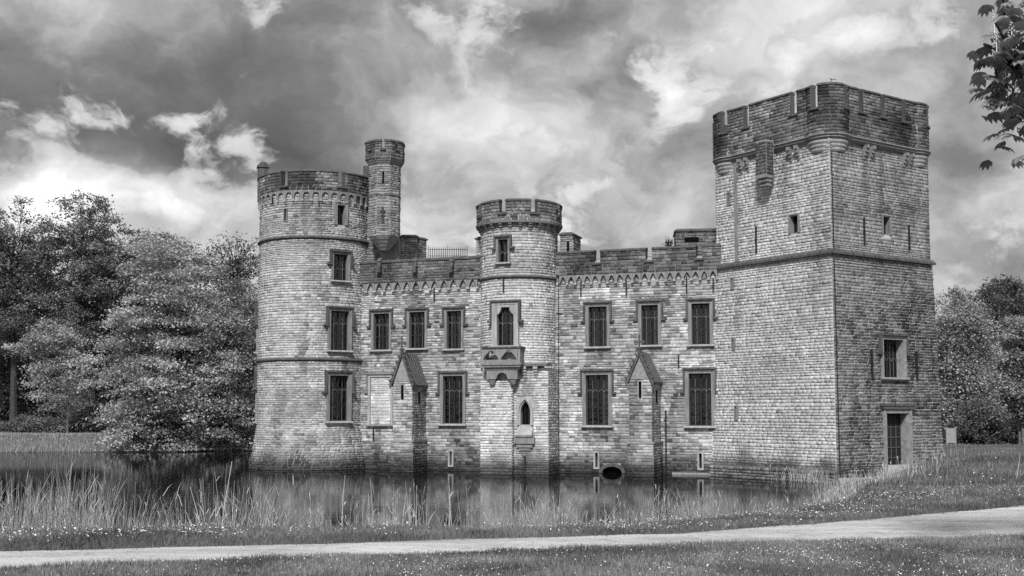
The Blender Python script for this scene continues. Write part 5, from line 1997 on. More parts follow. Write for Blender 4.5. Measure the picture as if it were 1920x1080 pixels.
def tree(name, label, base, height, lobes, n_cl, n_leaf, leaf, tone, cat='tree', group=None, cl_r=1.0, squash=0.38, trunk_r=0.3, bark='bark', seed=1, shell=0.55,
         lean=(0, 0), zmin=0.05, fwd=0.0, droop=0.25, twig=0.02, root_r=None, limb_min=0.15, var=0.22, limbs=1.0):
    """lobes: [(dx, dy, z, rx, ry, rz)] ellipsoids of the crown, relative to the base"""
    r = np.random.default_rng(seed)
    base = Vector(base)
    root = thing(name, label, cat, tuple(base), group)
    vol = np.array([l[3] * l[4] * l[5] for l in lobes]) ** 0.7
    pick = r.choice(len(lobes), n_cl, p=vol / vol.sum())
    L = np.array(lobes)[pick]
    d = r.normal(size=(n_cl, 3))
    d /= np.linalg.norm(d, axis=1)[:, None]
    rad = shell + (1 - shell) * r.random(n_cl) ** 0.6
    rad = np.where(r.random(n_cl) < 0.25, rad * r.uniform(0.3, 0.9, n_cl), rad)
    rad *= 1 + 0.17 * r.normal(size=n_cl)
    CL = L[:, :3] + d * rad[:, None] * L[:, 3:]
    CL[:, 1] -= fwd
    CL[:, 2] = np.maximum(CL[:, 2], zmin + 0.2)
    # limbs
    b = MB()
    k = 7
    H = height * 0.86
    tp = [Vector((lean[0] * t * t + 0.25 * math.sin(3 * t + seed), lean[1] * t * t, H * t)) for t in np.linspace(0, 1, 9)]
    b.tube([Vector((p.x - tp[0].x, p.y, p.z - (0.4 if i == 0 else 0))) for i, p in enumerate(tp)], [trunk_r * (1.25 if i == 0 else 1) * (1 - 0.85 * i / 8) + 0.02 for i in range(9)], k)
    n_limb = int(n_cl * limbs)
    order = r.permutation(n_cl)[:n_limb]
    for q in order:
        c = Vector(CL[q])
        hz = max(limb_min * H, min(H * 0.97, c.z - 0.45 * math.hypot(c.x, c.y) - 0.3))
        t = hz / H
        s0 = Vector((lean[0] * t * t, lean[1] * t * t, hz))
        m1 = s0.lerp(c, 0.45) + Vector((r.normal() * 0.25, r.normal() * 0.25, 0.35 + r.normal() * 0.2))
        r0 = max(twig * 1.2, trunk_r * 0.30 * (1 - t) + 0.02) * (0.6 + 0.5 * r.random())
        b.tube([s0, s0.lerp(m1, 0.5) + Vector((0, 0, 0.1)), m1, m1.lerp(c, 0.55), c], [r0, r0 * 0.8, r0 * 0.55, max(twig, r0 * 0.35), twig * 0.5], 4, False)
    obj('trunk', b.mesh('trunk', bark), root, Matrix.Translation(base))
    # leaves
    cnt = np.maximum(3, (n_leaf / n_cl * r.uniform(0.5, 1.5, n_cl)).astype(int))
    ids = np.repeat(np.arange(n_cl), cnt)
    g = r.normal(size=(len(ids), 3))
    rad_xy = np.hypot(CL[:, 0], CL[:, 1])[ids] + 1e-6
    out = CL[ids][:, :2] / rad_xy[:, None]
    crs = cl_r * r.uniform(0.65, 1.35, n_cl)[ids]
    P = CL[ids] + g * np.stack([crs * 0.55, crs * 0.55, crs * 0.55 * squash], 1)
    along = (g[:, :2] * out).sum(1)
    P[:, 2] -= droop * np.maximum(0, along) * crs * 0.5
    P[:, 2] = np.maximum(P[:, 2], zmin + 0.02 * g[:, 1])
    V, F = leaf_quads(P, leaf, r)
    ct = (1 + var * r.normal(size=n_cl))[ids]
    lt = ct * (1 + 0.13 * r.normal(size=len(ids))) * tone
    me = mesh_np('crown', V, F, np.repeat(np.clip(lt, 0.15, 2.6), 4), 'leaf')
    obj('crown', me, root, Matrix.Translation(base))
    return root


def gz(x, y):
    return float(height(np.array([x]), np.array([y]))[0])


_tree_h = height


def T(px, Y):
    x = (px - 960) / FPX * Y
    return (x, Y, max(0.0, gz(x, Y)))


GL, GR_ = 'trees on the far left bank', 'trees on the right beyond the meadow'


def hpx(y, Y, zb):
    return at_depth(960, y, Y).z - zb


def mk(name, label, px, Y, ytop, lobes, **kw):
    b = T(px, Y)
    H = hpx(ytop, Y, b[2])
    s = Y / FPX
    lb = []
    for lx, y0, y1, rx, ry in lobes:          # lobes in photograph-sized units: x offset, top, bottom, half width, depth half
        zt, zb = hpx(y0, Y, b[2]), hpx(y1, Y, b[2])
        lb.append((lx * s, 0.0, (zt + zb) / 2, rx * s, ry, abs(zt - zb) / 2))
    return tree(name, label, b, H, lb, **kw)


mk('beech_tree', 'broad pale beech tree with boughs hanging over the water beside the round tower', 310, 107, 445,
   [(0, 440, 640, 95, 4.5), (-20, 560, 790, 125, 5.5), (40, 620, 820, 120, 5.0), (-45, 720, 842, 95, 4.5), (60, 740, 846, 90, 4.5), (70, 560, 760, 90, 4.5)],
   n_cl=430, n_leaf=95760, leaf=0.153, tone=2.1, cl_r=1.25, squash=0.3, trunk_r=0.38, seed=3, group=GL, droop=0.5, zmin=-1.25, fwd=1.2)
mk('broadleaf_tree', 'tall tree with dark bare lower trunk and open rounded top on the far left bank', 148, 121, 366,
   [(0, 362, 500, 66, 4.5), (-40, 420, 560, 60, 4.0), (45, 430, 600, 55, 4.0), (0, 490, 640, 85, 4.5)],
   n_cl=260, n_leaf=27600, leaf=0.160, tone=1.15, cl_r=0.95, squash=0.5, twig=0.03, trunk_r=0.42, seed=5, group=GL, limb_min=0.42)
mk('broadleaf_tree', 'tall tree at the left edge of the picture with thin leafy top', 28, 118, 384,
   [(0, 380, 560, 75, 4.5), (-50, 430, 640, 70, 4.5), (30, 500, 680, 60, 4.0)],
   n_cl=260, n_leaf=27600, leaf=0.160, tone=0.95, cl_r=0.95, squash=0.5, twig=0.03, trunk_r=0.36, seed=8, group=GL, limb_min=0.35)
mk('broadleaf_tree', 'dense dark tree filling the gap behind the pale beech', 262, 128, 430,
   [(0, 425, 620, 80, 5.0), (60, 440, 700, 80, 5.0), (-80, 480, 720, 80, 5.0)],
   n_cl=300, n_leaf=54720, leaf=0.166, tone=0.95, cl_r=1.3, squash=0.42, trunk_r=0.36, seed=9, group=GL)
mk('sparse_tree', 'thin-crowned tree with dark branches showing against the sky beside the round tower', 436, 126, 446,
   [(0, 442, 530, 62, 4.0), (5, 490, 580, 48, 3.5)],
   n_cl=230, n_leaf=5670, leaf=0.140, tone=0.55, cl_r=0.9, squash=0.6, trunk_r=0.32, seed=12, group=GL, twig=0.035, limb_min=0.5)
mk('broadleaf_tree', 'shaded grey-green tree close against the round tower', 432, 109, 525,
   [(0, 520, 700, 62, 4.5), (20, 600, 800, 66, 4.5), (-30, 600, 780, 60, 4.5), (15, 720, 838, 60, 4.0)],
   n_cl=280, n_leaf=54720, leaf=0.160, tone=1.45, cl_r=1.2, squash=0.34, trunk_r=0.3, seed=15, group=GL, zmin=-1.25, fwd=1.0)
mk('understorey_tree', 'young bright leafy tree under the tall trees at the left', 100, 113, 600,
   [(0, 605, 700, 55, 3.5), (15, 660, 770, 50, 3.0)],
   n_cl=130, n_leaf=21660, leaf=0.140, tone=1.9, cl_r=0.9, squash=0.4, trunk_r=0.14, seed=18, group=GL)
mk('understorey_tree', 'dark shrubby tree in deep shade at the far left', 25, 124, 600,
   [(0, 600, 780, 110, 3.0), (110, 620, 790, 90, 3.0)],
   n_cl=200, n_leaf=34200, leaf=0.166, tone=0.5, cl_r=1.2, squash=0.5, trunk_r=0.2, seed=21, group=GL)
mk('sapling', 'small nearly leafless sapling standing behind the far left bank', 130, 108.5, 705,
   [(0, 705, 790, 45, 2.0)],
   n_cl=110, n_leaf=1215, leaf=0.102, tone=1.0, cl_r=0.7, squash=0.6, trunk_r=0.08, seed=23, group=GL, bark='pale_bark', twig=0.022)
# low shrubs on the far bank
for i, (px, Y, yt, rx, tn, lab) in enumerate([
        (60, 109.5, 783, 55, 0.9, 'rounded low shrub on the far bank lawn at the left edge'),
        (112, 110, 793, 22, 1.1, 'small pale shrub on the far bank beside the low round one'),
        (165, 111, 788, 40, 0.6, 'dark low shrub on the far bank under the sapling'),
        (215, 112, 740, 60, 0.55, 'tall shaded bush left of the pale beech')]):
    mk('shrub', lab, px, Y, yt, [(0, yt, 815, rx, 1.6)], n_cl=70, n_leaf=11856, leaf=0.108, tone=tn, cl_r=0.6, squash=0.6, trunk_r=0.06, seed=40 + i, cat='shrub', group='shrubs on the far left bank', limb_min=0.1)
# dark wood behind, reads as one mass
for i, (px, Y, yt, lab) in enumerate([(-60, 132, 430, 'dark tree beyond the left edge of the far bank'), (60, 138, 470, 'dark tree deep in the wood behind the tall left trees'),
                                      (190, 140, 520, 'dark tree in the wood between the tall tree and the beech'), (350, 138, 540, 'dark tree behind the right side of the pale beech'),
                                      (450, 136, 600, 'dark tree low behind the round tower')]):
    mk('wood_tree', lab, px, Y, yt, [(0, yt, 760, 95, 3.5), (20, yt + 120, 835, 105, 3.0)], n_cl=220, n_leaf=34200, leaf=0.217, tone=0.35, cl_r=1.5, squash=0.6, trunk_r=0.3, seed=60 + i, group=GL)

# right side
mk('poplar_tree', 'tall pale willow-like tree just right of the keep', 1806, 92, 556,
   [(0, 552, 680, 45, 3.0), (5, 620, 800, 48, 3.0), (-30, 600, 826, 40, 3.0), (-10, 700, 828, 44, 2.6)],
   n_cl=260, n_leaf=59280, leaf=0.121, tone=1.8, cl_r=0.95, squash=0.55, trunk_r=0.25, seed=81, group=GR_, droop=0.8)
mk('broadleaf_tree', 'dark tall tree at the right edge behind paler trees', 1895, 112, 526,
   [(0, 522, 700, 62, 4.0), (20, 600, 800, 70, 4.0)],
   n_cl=260, n_leaf=38760, leaf=0.160, tone=0.6, cl_r=1.1, squash=0.45, trunk_r=0.3, seed=83, group=GR_)
mk('broadleaf_tree', 'pale layered tree cut by the right edge of the picture', 1908, 98, 585,
   [(0, 582, 720, 46, 3.0), (-10, 690, 800, 58, 3.0), (30, 640, 826, 60, 3.0)],
   n_cl=240, n_leaf=45600, leaf=0.128, tone=1.5, cl_r=1.0, squash=0.3, trunk_r=0.22, seed=85, group=GR_, droop=0.4)
mk('sparse_tree', 'thin twiggy tree top showing between the keep and the dark trees', 1795, 118, 545,
   [(0, 545, 660, 60, 3.5)], n_cl=150, n_leaf=3510, leaf=0.128, tone=0.7, cl_r=0.9, squash=0.6, trunk_r=0.22, seed=87, group=GR_, twig=0.03)
mk('broadleaf_tree', 'shadowy tree in the gap between the two pale right trees', 1850, 108, 560,
   [(0, 560, 760, 50, 3.5), (10, 680, 828, 62, 3.0)], n_cl=220, n_leaf=34200, leaf=0.160, tone=0.5, cl_r=1.2, squash=0.5, trunk_r=0.25, seed=89, group=GR_)
mk('shrub', 'dark rounded bush at the foot of the pale tree by the keep', 1838, 86, 745,
   [(0, 745, 830, 34, 1.6)], n_cl=90, n_leaf=18240, leaf=0.102, tone=0.75, cl_r=0.6, squash=0.6, trunk_r=0.08, seed=91, cat='shrub', group='bushes right of the keep', limb_min=0.1)
mk('shrub', 'small dark clipped bush beside the white panel at the keep foot', 1779, 77, 803,
   [(0, 803, 830, 11, 0.5)], n_cl=40, n_leaf=3510, leaf=0.045, tone=0.5, cl_r=0.22, squash=0.8, trunk_r=0.04, seed=93, cat='shrub', group='bushes right of the keep', limb_min=0.1)
mk('hedge', 'low dark hedge along the far side of the meadow', 1900, 88, 800,
   [(0, 790, 828, 60, 1.0), (-60, 800, 828, 40, 1.0), (90, 790, 828, 60, 1.0)], n_cl=120, n_leaf=20520, leaf=0.108, tone=0.35, cl_r=0.7, squash=0.6, trunk_r=0.05, seed=95, cat='hedge', limb_min=0.1)
mk('wood_tree', 'dark tree in the wood beyond the right edge', 1990, 116, 540, [(0, 535, 760, 95, 3.5), (-20, 650, 828, 105, 3.0)], n_cl=200, n_leaf=31920, leaf=0.192, tone=0.5, cl_r=1.4, squash=0.5, trunk_r=0.3, seed=97, group=GR_)
# plant sprouting on the roof
pb = at_depth(1253, 462, 68.2)
tree('roof_plant', 'small leafy plant sprouting behind the parapet beside the roof block', (pb.x, pb.y, zr_), pb.z + 0.5 - zr_, [(0, 0, pb.z - zr_ + 0.1, 0.28, 0.25, 0.3)], 14, 160, 0.08, 0.5,
     cat='plant', cl_r=0.16, squash=0.8, trunk_r=0.03, seed=99, twig=0.008, limb_min=0.5)

# white panel and fence post on the meadow
p = at_depth(1783, 826, 76)
pz = gz(p.x, 76)
o = thing('white_panel', 'white garden panel standing on the grass right of the keep', 'panel', (p.x, 76, pz))
zt = at_depth(1783, 803, 76).z
obj('board', MB().box(-0.32, 0.25, -0.03, 0.03, 0.3, zt - pz).mesh('board', 'white_paint'), o, Matrix.Translation((p.x, 76, pz)))
for sx in (-0.30, 0.25):
    obj('post', MB().box(sx, sx + 0.08, -0.05, 0.05, -0.1, zt - pz + 0.05).mesh('post', 'white_paint'), o, Matrix.Translation((p.x, 76, pz)))
for px, yt, lab in ((1913, 806, 'short pale wooden post pair at the far right of the meadow'),):
    p = at_depth(px, 826, 72)
    pz = gz(p.x, 72)
    zt = at_depth(px, yt, 72).z
    o = thing('fence_post', lab, 'post', (p.x, 72, pz))
    Mx = Matrix.Translation((p.x, 72, pz))
    obj('post', MB().box(-0.10, 0.02, -0.06, 0.06, -0.1, zt - pz - 0.1).mesh('post', 'timber_grey'), o, Mx)
    obj('post', MB().box(0.10, 0.22, -0.06, 0.06, -0.1, zt - pz + 0.08).mesh('post', 'pale_bark'), o, Mx)
    obj('rail', MB().box(0.02, 0.10, -0.04, 0.04, 0.35, 0.45).mesh('rail', 'timber_grey'), o, Mx)

# ------------------------------------------------------------------ horse chestnut at the right edge
def chestnut():
    r = np.random.default_rng(5)
    base = (12.6, 11.6, gz(12.6, 11.6))
    root = thing('chestnut_tree', 'flowering horse chestnut whose leafy branch reaches in at the top right corner', 'tree', base)
    B = Vector(base)
    b = MB()
    b.tube([B + Vector(v) for v in ((0, 0, -0.3), (0.05, 0, 1.6), (0, 0.05, 3.4), (-0.1, 0, 5.5), (-0.1, 0.1, 8.2), (0, 0.1, 11))], [0.42, 0.33, 0.28, 0.22, 0.14, 0.05], 10)
    spots = []
    # limbs reaching left into the frame, others fill the crown off-frame
    ends = []
    Y = 12.0
    for px, py, dY in ((1866, 140, 0), (1880, 70, 0.2), (1892, 40, -0.2), (1890, 110, 0.3), (1900, 160, -0.3), (1872, 165, 0.1), (1885, 60, 0.6), (1900, 90, -0.5), (1868, 110, -0.2),
                       (1898, 225, 0.1), (1910, 185, 0.4), (1912, 255, 0.0), (1906, 20, 0.5), (1915, 130, 0), (1915, 60, -0.3), (1920, 160, 0.2), (1935, 120, 0.1), (1940, 40, 0.3), (1945, 200, 0.2),
                       (1960, 150, -0.4), (1965, 80, 0.2), (1990, 230, 0.3), (1990, 110, 0.0), (2010, 20, 0.2)):
        ends.append(at_depth(px, py, Y + dY))
    n_view = len(ends)
    for k in range(520):
        d = r.normal(size=3)
        d /= np.linalg.norm(d)
        rad = r.uniform(0.72, 1.0)
        p = B + Vector((d[0] * 5.0 * rad, d[1] * 4.6 * rad, 7.4 + d[2] * 4.0 * rad))
        px, py, f = proj(p)
        if p.z > 4.6 and (px > 1940 or f < 1):
            ends.append(p)
    # boughs first, then twigs from the nearest bough
    boughs = []
    heads = [(-7.35, 0.4, 5.25, 3.8), (-6.9, 0.5, 6.1, 4.9)] + [(4.2 * math.cos(t), 3.9 * math.sin(t), 6.0 + 2.2 * ((k * 0.37) % 1), 3.4 + 2.6 * ((k * 0.61) % 1))
                                                                  for k, t in enumerate(np.linspace(0.4, 2 * math.pi + 0.2, 11))]
    for hx, hy, hz_, z0 in heads:
        p0, p3 = B + Vector((0, 0, z0)), B + Vector((hx, hy, hz_))
        mid1 = p0.lerp(p3, 0.33) + Vector((r.normal() * 0.2, r.normal() * 0.2, 0.9))
        mid2 = p0.lerp(p3, 0.68) + Vector((r.normal() * 0.2, r.normal() * 0.2, 0.8))
        pl = []
        for t in np.linspace(0, 1, 9):
            pl.append(p0 * (1 - t) ** 3 + mid1 * 3 * t * (1 - t) ** 2 + mid2 * 3 * t * t * (1 - t) + p3 * t ** 3)
        b.tube(pl, [0.13 * (1 - 0.85 * i / 8) + 0.012 for i in range(9)], 7)
        boughs += pl[1:]
    for q in list(boughs):
        for k in range(6):
            p = q + Vector((r.normal() * 0.45, r.normal() * 0.5, r.normal() * 0.4))
            if proj(p)[0] > 1928 or proj(p)[2] < 1:
                ends.append(p)
    for e in ends:
        s0 = min(boughs, key=lambda q: (q - e).length + (0.6 if q.z > e.z + 0.6 else 0))
        m1 = s0.lerp(e, 0.5) + Vector((r.normal() * 0.12, r.normal() * 0.12, 0.18))
        b.tube([s0, s0.lerp(m1, 0.5) + Vector((0, 0, 0.05)), m1, m1.lerp(e, 0.6) + Vector((0, 0, 0.04)), e], [0.028, 0.024, 0.018, 0.012, 0.007], 5, False)
        for q in range(12):
            spots.append(e + Vector(r.normal(size=3) * np.array([0.105, 0.16, 0.12])))
    obj('trunk', b.mesh('trunk', 'bark'), root)
    V, F, Tn = [], [], []
    FV, FF, FT = [], [], []
    for s in spots:
        s = Vector(s)
        az_ = r.uniform(0, 2 * math.pi)
        out = Vector((math.cos(az_), math.sin(az_), -0.25)).normalized()
        side = out.cross(Vector((0, 0, 1))).normalized()
        up = side.cross(out)
        tn = r.uniform(0.75, 1.7)
        nl = 7 if r.random() < 0.5 else 5
        for k in range(nl):
            a_ = (k - (nl - 1) / 2) * 0.46
            ln = 0.15 * (1 - 0.12 * abs(k - (nl - 1) / 2)) * r.uniform(0.85, 1.15)
            dr = out * math.cos(a_) + side * math.sin(a_)
            sd = (side * math.cos(a_) - out * math.sin(a_))
            dv = Vector((0, 0, -1))
            p0 = s
            p1 = s + dr * ln * 0.55 + dv * ln * 0.16
            p2 = s + dr * ln * 0.95 + dv * ln * 0.50
            wv = ln * 0.19
            bidx = len(V)
            V += [tuple(p0), tuple(p1 + sd * wv * 0.8 + up * wv * 0.25), tuple(p1), tuple(p1 - sd * wv * 0.8 + up * wv * 0.25),
                  tuple(p1.lerp(p2, 0.35) + sd * wv + up * wv * 0.2), tuple(p1.lerp(p2, 0.35)), tuple(p1.lerp(p2, 0.35) - sd * wv + up * wv * 0.2), tuple(p2)]
            F += [(bidx, bidx + 2, bidx + 1), (bidx, bidx + 3, bidx + 2), (bidx + 1, bidx + 2, bidx + 5), (bidx + 1, bidx + 5, bidx + 4),
                  (bidx + 2, bidx + 3, bidx + 6), (bidx + 2, bidx + 6, bidx + 5), (bidx + 4, bidx + 5, bidx + 7), (bidx + 5, bidx + 6, bidx + 7)]
            Tn += [tn * r.uniform(0.85, 1.15)] * 8
    obj('crown', mesh_np('crown', V, F, Tn, 'leaf'), root)
    # upright flower candles
    for e in ends[:60]:
        if r.random() < 0.25:
            continue
        FV, FF = [], []
        hgt = r.uniform(0.13, 0.2)
        s = e + Vector((r.normal() * 0.05, r.normal() * 0.05, 0.05))
        cand = MB().tube([s, s + Vector((0, 0, hgt))], [0.006, 0.003], 4)
        for k in range(26):
            t = k / 26
            a_ = k * 2.4
            rad = 0.035 * (1 - t) + 0.008
            c = s + Vector((math.cos(a_) * rad, math.sin(a_) * rad, 0.02 + hgt * t))
            q = 0.011
            cand.add([c + Vector((q, 0, 0)), c + Vector((-q * 0.5, q * 0.9, 0.004)), c + Vector((-q * 0.5, -q * 0.9, 0.004)), c + Vector((0, 0, q * 1.3))], [(0, 2, 1), (0, 1, 3), (1, 2, 3), (2, 0, 3)])
        obj('flower_candle', cand.mesh('flower_candle', 'petal'), root)


chestnut()

# ------------------------------------------------------------------ grass, daisies, reeds
def blades(name, label, X, Yv, hgt, wid, tone, mat, seed, lean=0.5, zoff=0.0, kind='stuff'):
    r = np.random.default_rng(seed)
    N = len(X)
    Z = height(X, Yv) + zoff
    a_ = r.uniform(0, 2 * math.pi, N)
    la = r.uniform(0, 2 * math.pi, N)
    ln = np.abs(r.normal(size=N)) * lean * hgt
    w = wid * r.uniform(0.6, 1.4, N)
    c, s = np.cos(a_) * w / 2, np.sin(a_) * w / 2
    A = np.stack([X - c, Yv - s, Z - 0.01], 1)
    B = np.stack([X + c, Yv + s, Z - 0.01], 1)
    D = np.stack([X + np.cos(la) * ln, Yv + np.sin(la) * ln, Z + hgt], 1)
    V = np.stack([A, B, D], 1).reshape(-1, 3)
    F = np.arange(3 * N).reshape(N, 3)
    me = mesh_np(name, V, F, np.repeat(tone, 3), mat)
    return tag(obj(name, me), label, name.split('_')[-1] if kind != 'structure' else None, None, kind)


def field(n, x0, x1, y0, y1, seed):
    r = np.random.default_rng(seed)
    return r.uniform(x0, x1, n), r.uniform(y0, y1, n), r


# near lawn (below the path) and verge (above it)
X, Yv, r = field(270000, -10.5, 12.0, 10.8, 17.2, 1)
lo_y = np.interp(X, PATH_LO[:, 0], PATH_LO[:, 1]) + 0.06 * r.normal(size=len(X))
k = (Yv < lo_y) & (np.abs(X) < Yv * 0.62 + 0.5) & (Yv > 11.2)
X, Yv = X[k], Yv[k]
tn = 0.45 + 1.15 * vnoise(X, Yv, 1.1, 4) + 0.55 * (vnoise(X, Yv, 6, 6) - 0.5) + 0.25 * r.normal(size=len(X))
blades('lawn_grass', 'short mown lawn grass in the foreground below the path', X, Yv, r.uniform(0.02, 0.06, len(X)) * (0.5 + 1.1 * vnoise(X, Yv, 2.2, 14)), 0.012, np.clip(tn, 0.3, 2.2), 'blade', 2)
X, Yv, r = field(320000, -13, 15, 12.5, 26, 3)
hi_y = np.interp(X, PATH_HI[:, 0], PATH_HI[:, 1])
sd_ = shore_dist(X, Yv)
k = (Yv > hi_y - 0.08 + 0.10 * r.normal(size=len(X))) & (sd_ > -0.2) & (np.abs(X) < Yv * 0.62 + 0.5)
X, Yv, hi_y, sd_ = X[k], Yv[k], hi_y[k], sd_[k]
edge = np.exp(-((Yv - hi_y) / 0.25) ** 2)
tn = 0.45 + 0.85 * vnoise(X, Yv, 1.6, 9) + 0.2 * r.normal(size=len(X)) - 0.15 * edge  # blades by the path darkened, the lip's shadow put into their tone
blades('verge_grass', 'rougher grass of the verge between path and water', X, Yv, r.uniform(0.03, 0.085, len(X)) * (1 + 0.6 * edge), 0.013, np.clip(tn, 0.2, 1.8), 'blade', 4)
X, Yv, r = field(190000, 4, 42, 22, 82, 5)
sd_ = shore_dist(X, Yv)
k = (sd_ > 0.1) & (X < Yv * 0.47 + 1) & (r.random(len(X)) < np.clip((26 / Yv) ** 1.2, 0.2, 1)) & (Yv > np.interp(X, PATH_HI[:, 0], PATH_HI[:, 1]) + 0.2)
X, Yv = X[k], Yv[k]
tn = 0.4 + 0.75 * vnoise(X, Yv, 0.5, 9) + 0.3 * r.normal(size=len(X))
blades('meadow_grass', 'longer meadow grass rising to the foot of the keep', X, Yv, r.uniform(0.05, 0.20, len(X)) * np.where(Yv > 50, 0.6, 1.0), 0.03, np.clip(tn, 0.25, 2.4), 'blade', 6)
X, Yv, r = field(40000, -62, -20, 100, 112, 7)
sd_ = shore_dist(X, Yv)
k = (sd_ > -0.3)
X, Yv = X[k], Yv[k]
sd_ = sd_[k]
fr_ = np.exp(-(sd_ / 0.9) ** 2)
blades('bank_grass', 'sunlit grass and tufts on the far left bank', X, Yv, r.uniform(0.1, 0.22, len(X)) * (1 + 2.5 * fr_), 0.06, np.clip(1.5 + 0.6 * vnoise(X, Yv, 0.4, 2) + 0.3 * r.normal(size=len(X)), 0.3, 2.8), 'blade', 8)


def daisies(name, label, X, Yv, size, seed, zoff):
    r = np.random.default_rng(seed)
    N = len(X)
    Z = height(X, Yv) + zoff * r.uniform(0.6, 1.2, N)
    s = size * r.uniform(0.7, 1.3, N)
    nseg = 6
    tilt = r.normal(size=(N, 2)) * 0.35
    pts = [np.stack([X, Yv, Z + s * 0.25], 1)]
    for i in range(nseg):
        a_ = 2 * math.pi * i / nseg
        dx, dy = s * math.cos(a_), s * math.sin(a_)
        pts.append(np.stack([X + dx, Yv + dy, Z + dx * tilt[:, 0] + dy * tilt[:, 1]], 1))
    V = np.stack(pts, 1).reshape(-1, 3)
    F = []
    b = np.arange(N)[:, None] * (nseg + 1)
    for i in range(nseg):
        F.append(np.concatenate([b, b + 1 + i, b + 1 + (i + 1) % nseg], 1))
    me = mesh_np(name, V, np.concatenate(F), np.repeat(r.uniform(0.7, 1.1, N), nseg + 1), 'petal')
    tag(obj(name, me), label, 'flowers', None, 'stuff')


X, Yv, r = field(17500, -10.5, 12.0, 11.0, 17.2, 21)
k = (Yv < np.interp(X, PATH_LO[:, 0], PATH_LO[:, 1]) - 0.08) & (r.random(len(X)) < 0.25 + 0.75 * (vnoise(X, Yv, 0.8, 12) > 0.5)) & (np.abs(X) < Yv * 0.62 + 0.5)
daisies('lawn_daisies', 'small white daisies scattered in the foreground lawn', X[k], Yv[k], 0.0065, 22, 0.045)
X, Yv, r = field(21000, -9.5, 13, 14.0, 25, 23)
sd_ = shore_dist(X, Yv)
k = (Yv > np.interp(X, PATH_HI[:, 0], PATH_HI[:, 1]) + 0.12) & (sd_ > 0.2) & (r.random(len(X)) < 0.2 + 0.8 * (vnoise(X, Yv, 0.9, 13) > 0.45)) & (np.abs(X) < Yv * 0.62 + 0.5)
daisies('verge_daisies', 'white daisies dotted along the verge by the water', X[k], Yv[k], 0.0095, 24, 0.08)
X, Yv, r = field(1800, 6, 36, 24, 72, 25)
k = (shore_dist(X, Yv) > 1.5) & (X < Yv * 0.47 + 1) & (Yv > np.interp(X, PATH_HI[:, 0], PATH_HI[:, 1]) + 0.4)
daisies('meadow_daisies', 'pale meadow flowers on the slope right of the keep', X[k], Yv[k], 0.015, 26, 0.18)


def stalks(name, label, specs, seed, cat='reeds', group=None, kind=None, wide=0.007):
    """specs: list of (x, y, height, lean_x, lean_y, n) -> bent three-sided stalks with side blades"""
    r = np.random.default_rng(seed)
    V, F, Tn = [], [], []
    for (x, y, h, lx, ly) in specs:
        z0 = float(height(np.array([x]), np.array([y]))[0]) - 0.05
        z0 = max(z0, -0.3)
        w = wide * r.uniform(0.55, 1.5)
        tone = float(np.clip(r.normal(1.0, 0.28), 0.35, 1.7))
        ns = 4
        bend = r.normal(size=2) * 0.02 * h
        rings = []
        for i in range(ns + 1):
            t = i / ns
            c = np.array([x + lx * h * t + bend[0] * math.sin(math.pi * t), y + ly * h * t + bend[1] * math.sin(math.pi * t), z0 + h * t * math.sqrt(max(0.15, 1 - lx * lx - ly * ly))])
            rr = w * (1 - 0.75 * t)
            rings.append([c + rr * np.array([math.cos(a), math.sin(a), 0]) for a in (0, 2.09, 4.19)])
        b = len(V)
        for rg in rings:
            V += [tuple(v) for v in rg]
            Tn += [tone] * 3
        for i in range(ns):
            for j in range(3):
                F.append((b + 3 * i + j, b + 3 * i + (j + 1) % 3, b + 3 * i + 3 + (j + 1) % 3, b + 3 * i + 3 + j))
        # side blades
        for q in range(r.integers(0, 3)):
            t = r.uniform(0.25, 0.95)
            a = r.uniform(0, 6.28)
            ll = h * r.uniform(0.07, 0.18)
            c = np.array([x + lx * h * t + bend[0] * math.sin(math.pi * t), y + ly * h * t, z0 + h * t])
            e = c + np.array([math.cos(a) * ll * 0.55, math.sin(a) * ll * 0.4, ll * r.uniform(0.4, 1.0)])
            m_ = (c + e) / 2 + np.array([0, 0, 0.03])
            b = len(V)
            sw = w * 0.45
            V += [tuple(c + [sw, 0, 0]), tuple(c - [sw, 0, 0]), tuple(m_ - [sw, 0, 0]), tuple(m_ + [sw, 0, 0]), tuple(e), tuple(e + [0.001, 0, 0])]
            Tn += [tone] * 6
            F += [(b, b + 1, b + 2, b + 3), (b + 3, b + 2, b + 5, b + 4)]
    me = mesh_np(name, V, F, Tn, 'reed_stalk')
    return tag(obj(name, me), label, cat, group, kind)


def crest(px):
    """ground spot by the water where a line of sight at column px passes the verge"""
    xs_ = (px - 960) / FPX
    Yq = np.arange(14, 60, 0.1)
    d_ = shore_dist(xs_ * Yq, Yq)
    k_ = int(np.argmax(d_ < 0.55))
    return xs_ * Yq[k_], Yq[k_]


def clump(px, spread, n_, y_top, lean, seed, vary=0.35, fan=0.0):
    r = np.random.default_rng(seed)
    out = []
    for i in range(n_):
        t = r.uniform(-1, 1)
        q = px + t * spread
        x, y = crest(q)
        y += r.uniform(-0.35, 0.7)
        x = (q - 960) / FPX * y
        h = (at_depth(q, y_top, y).z - gz(x, y)) * (1 - vary * r.random() ** 0.7) * (1 - 0.25 * t * t)
        h = max(0.25, h)
        out.append((x, y, h, float(np.clip(lean + fan * t + r.normal() * 0.075, -0.75, 0.75)), float(np.clip(r.normal() * 0.12, -0.4, 0.4))))
    return out


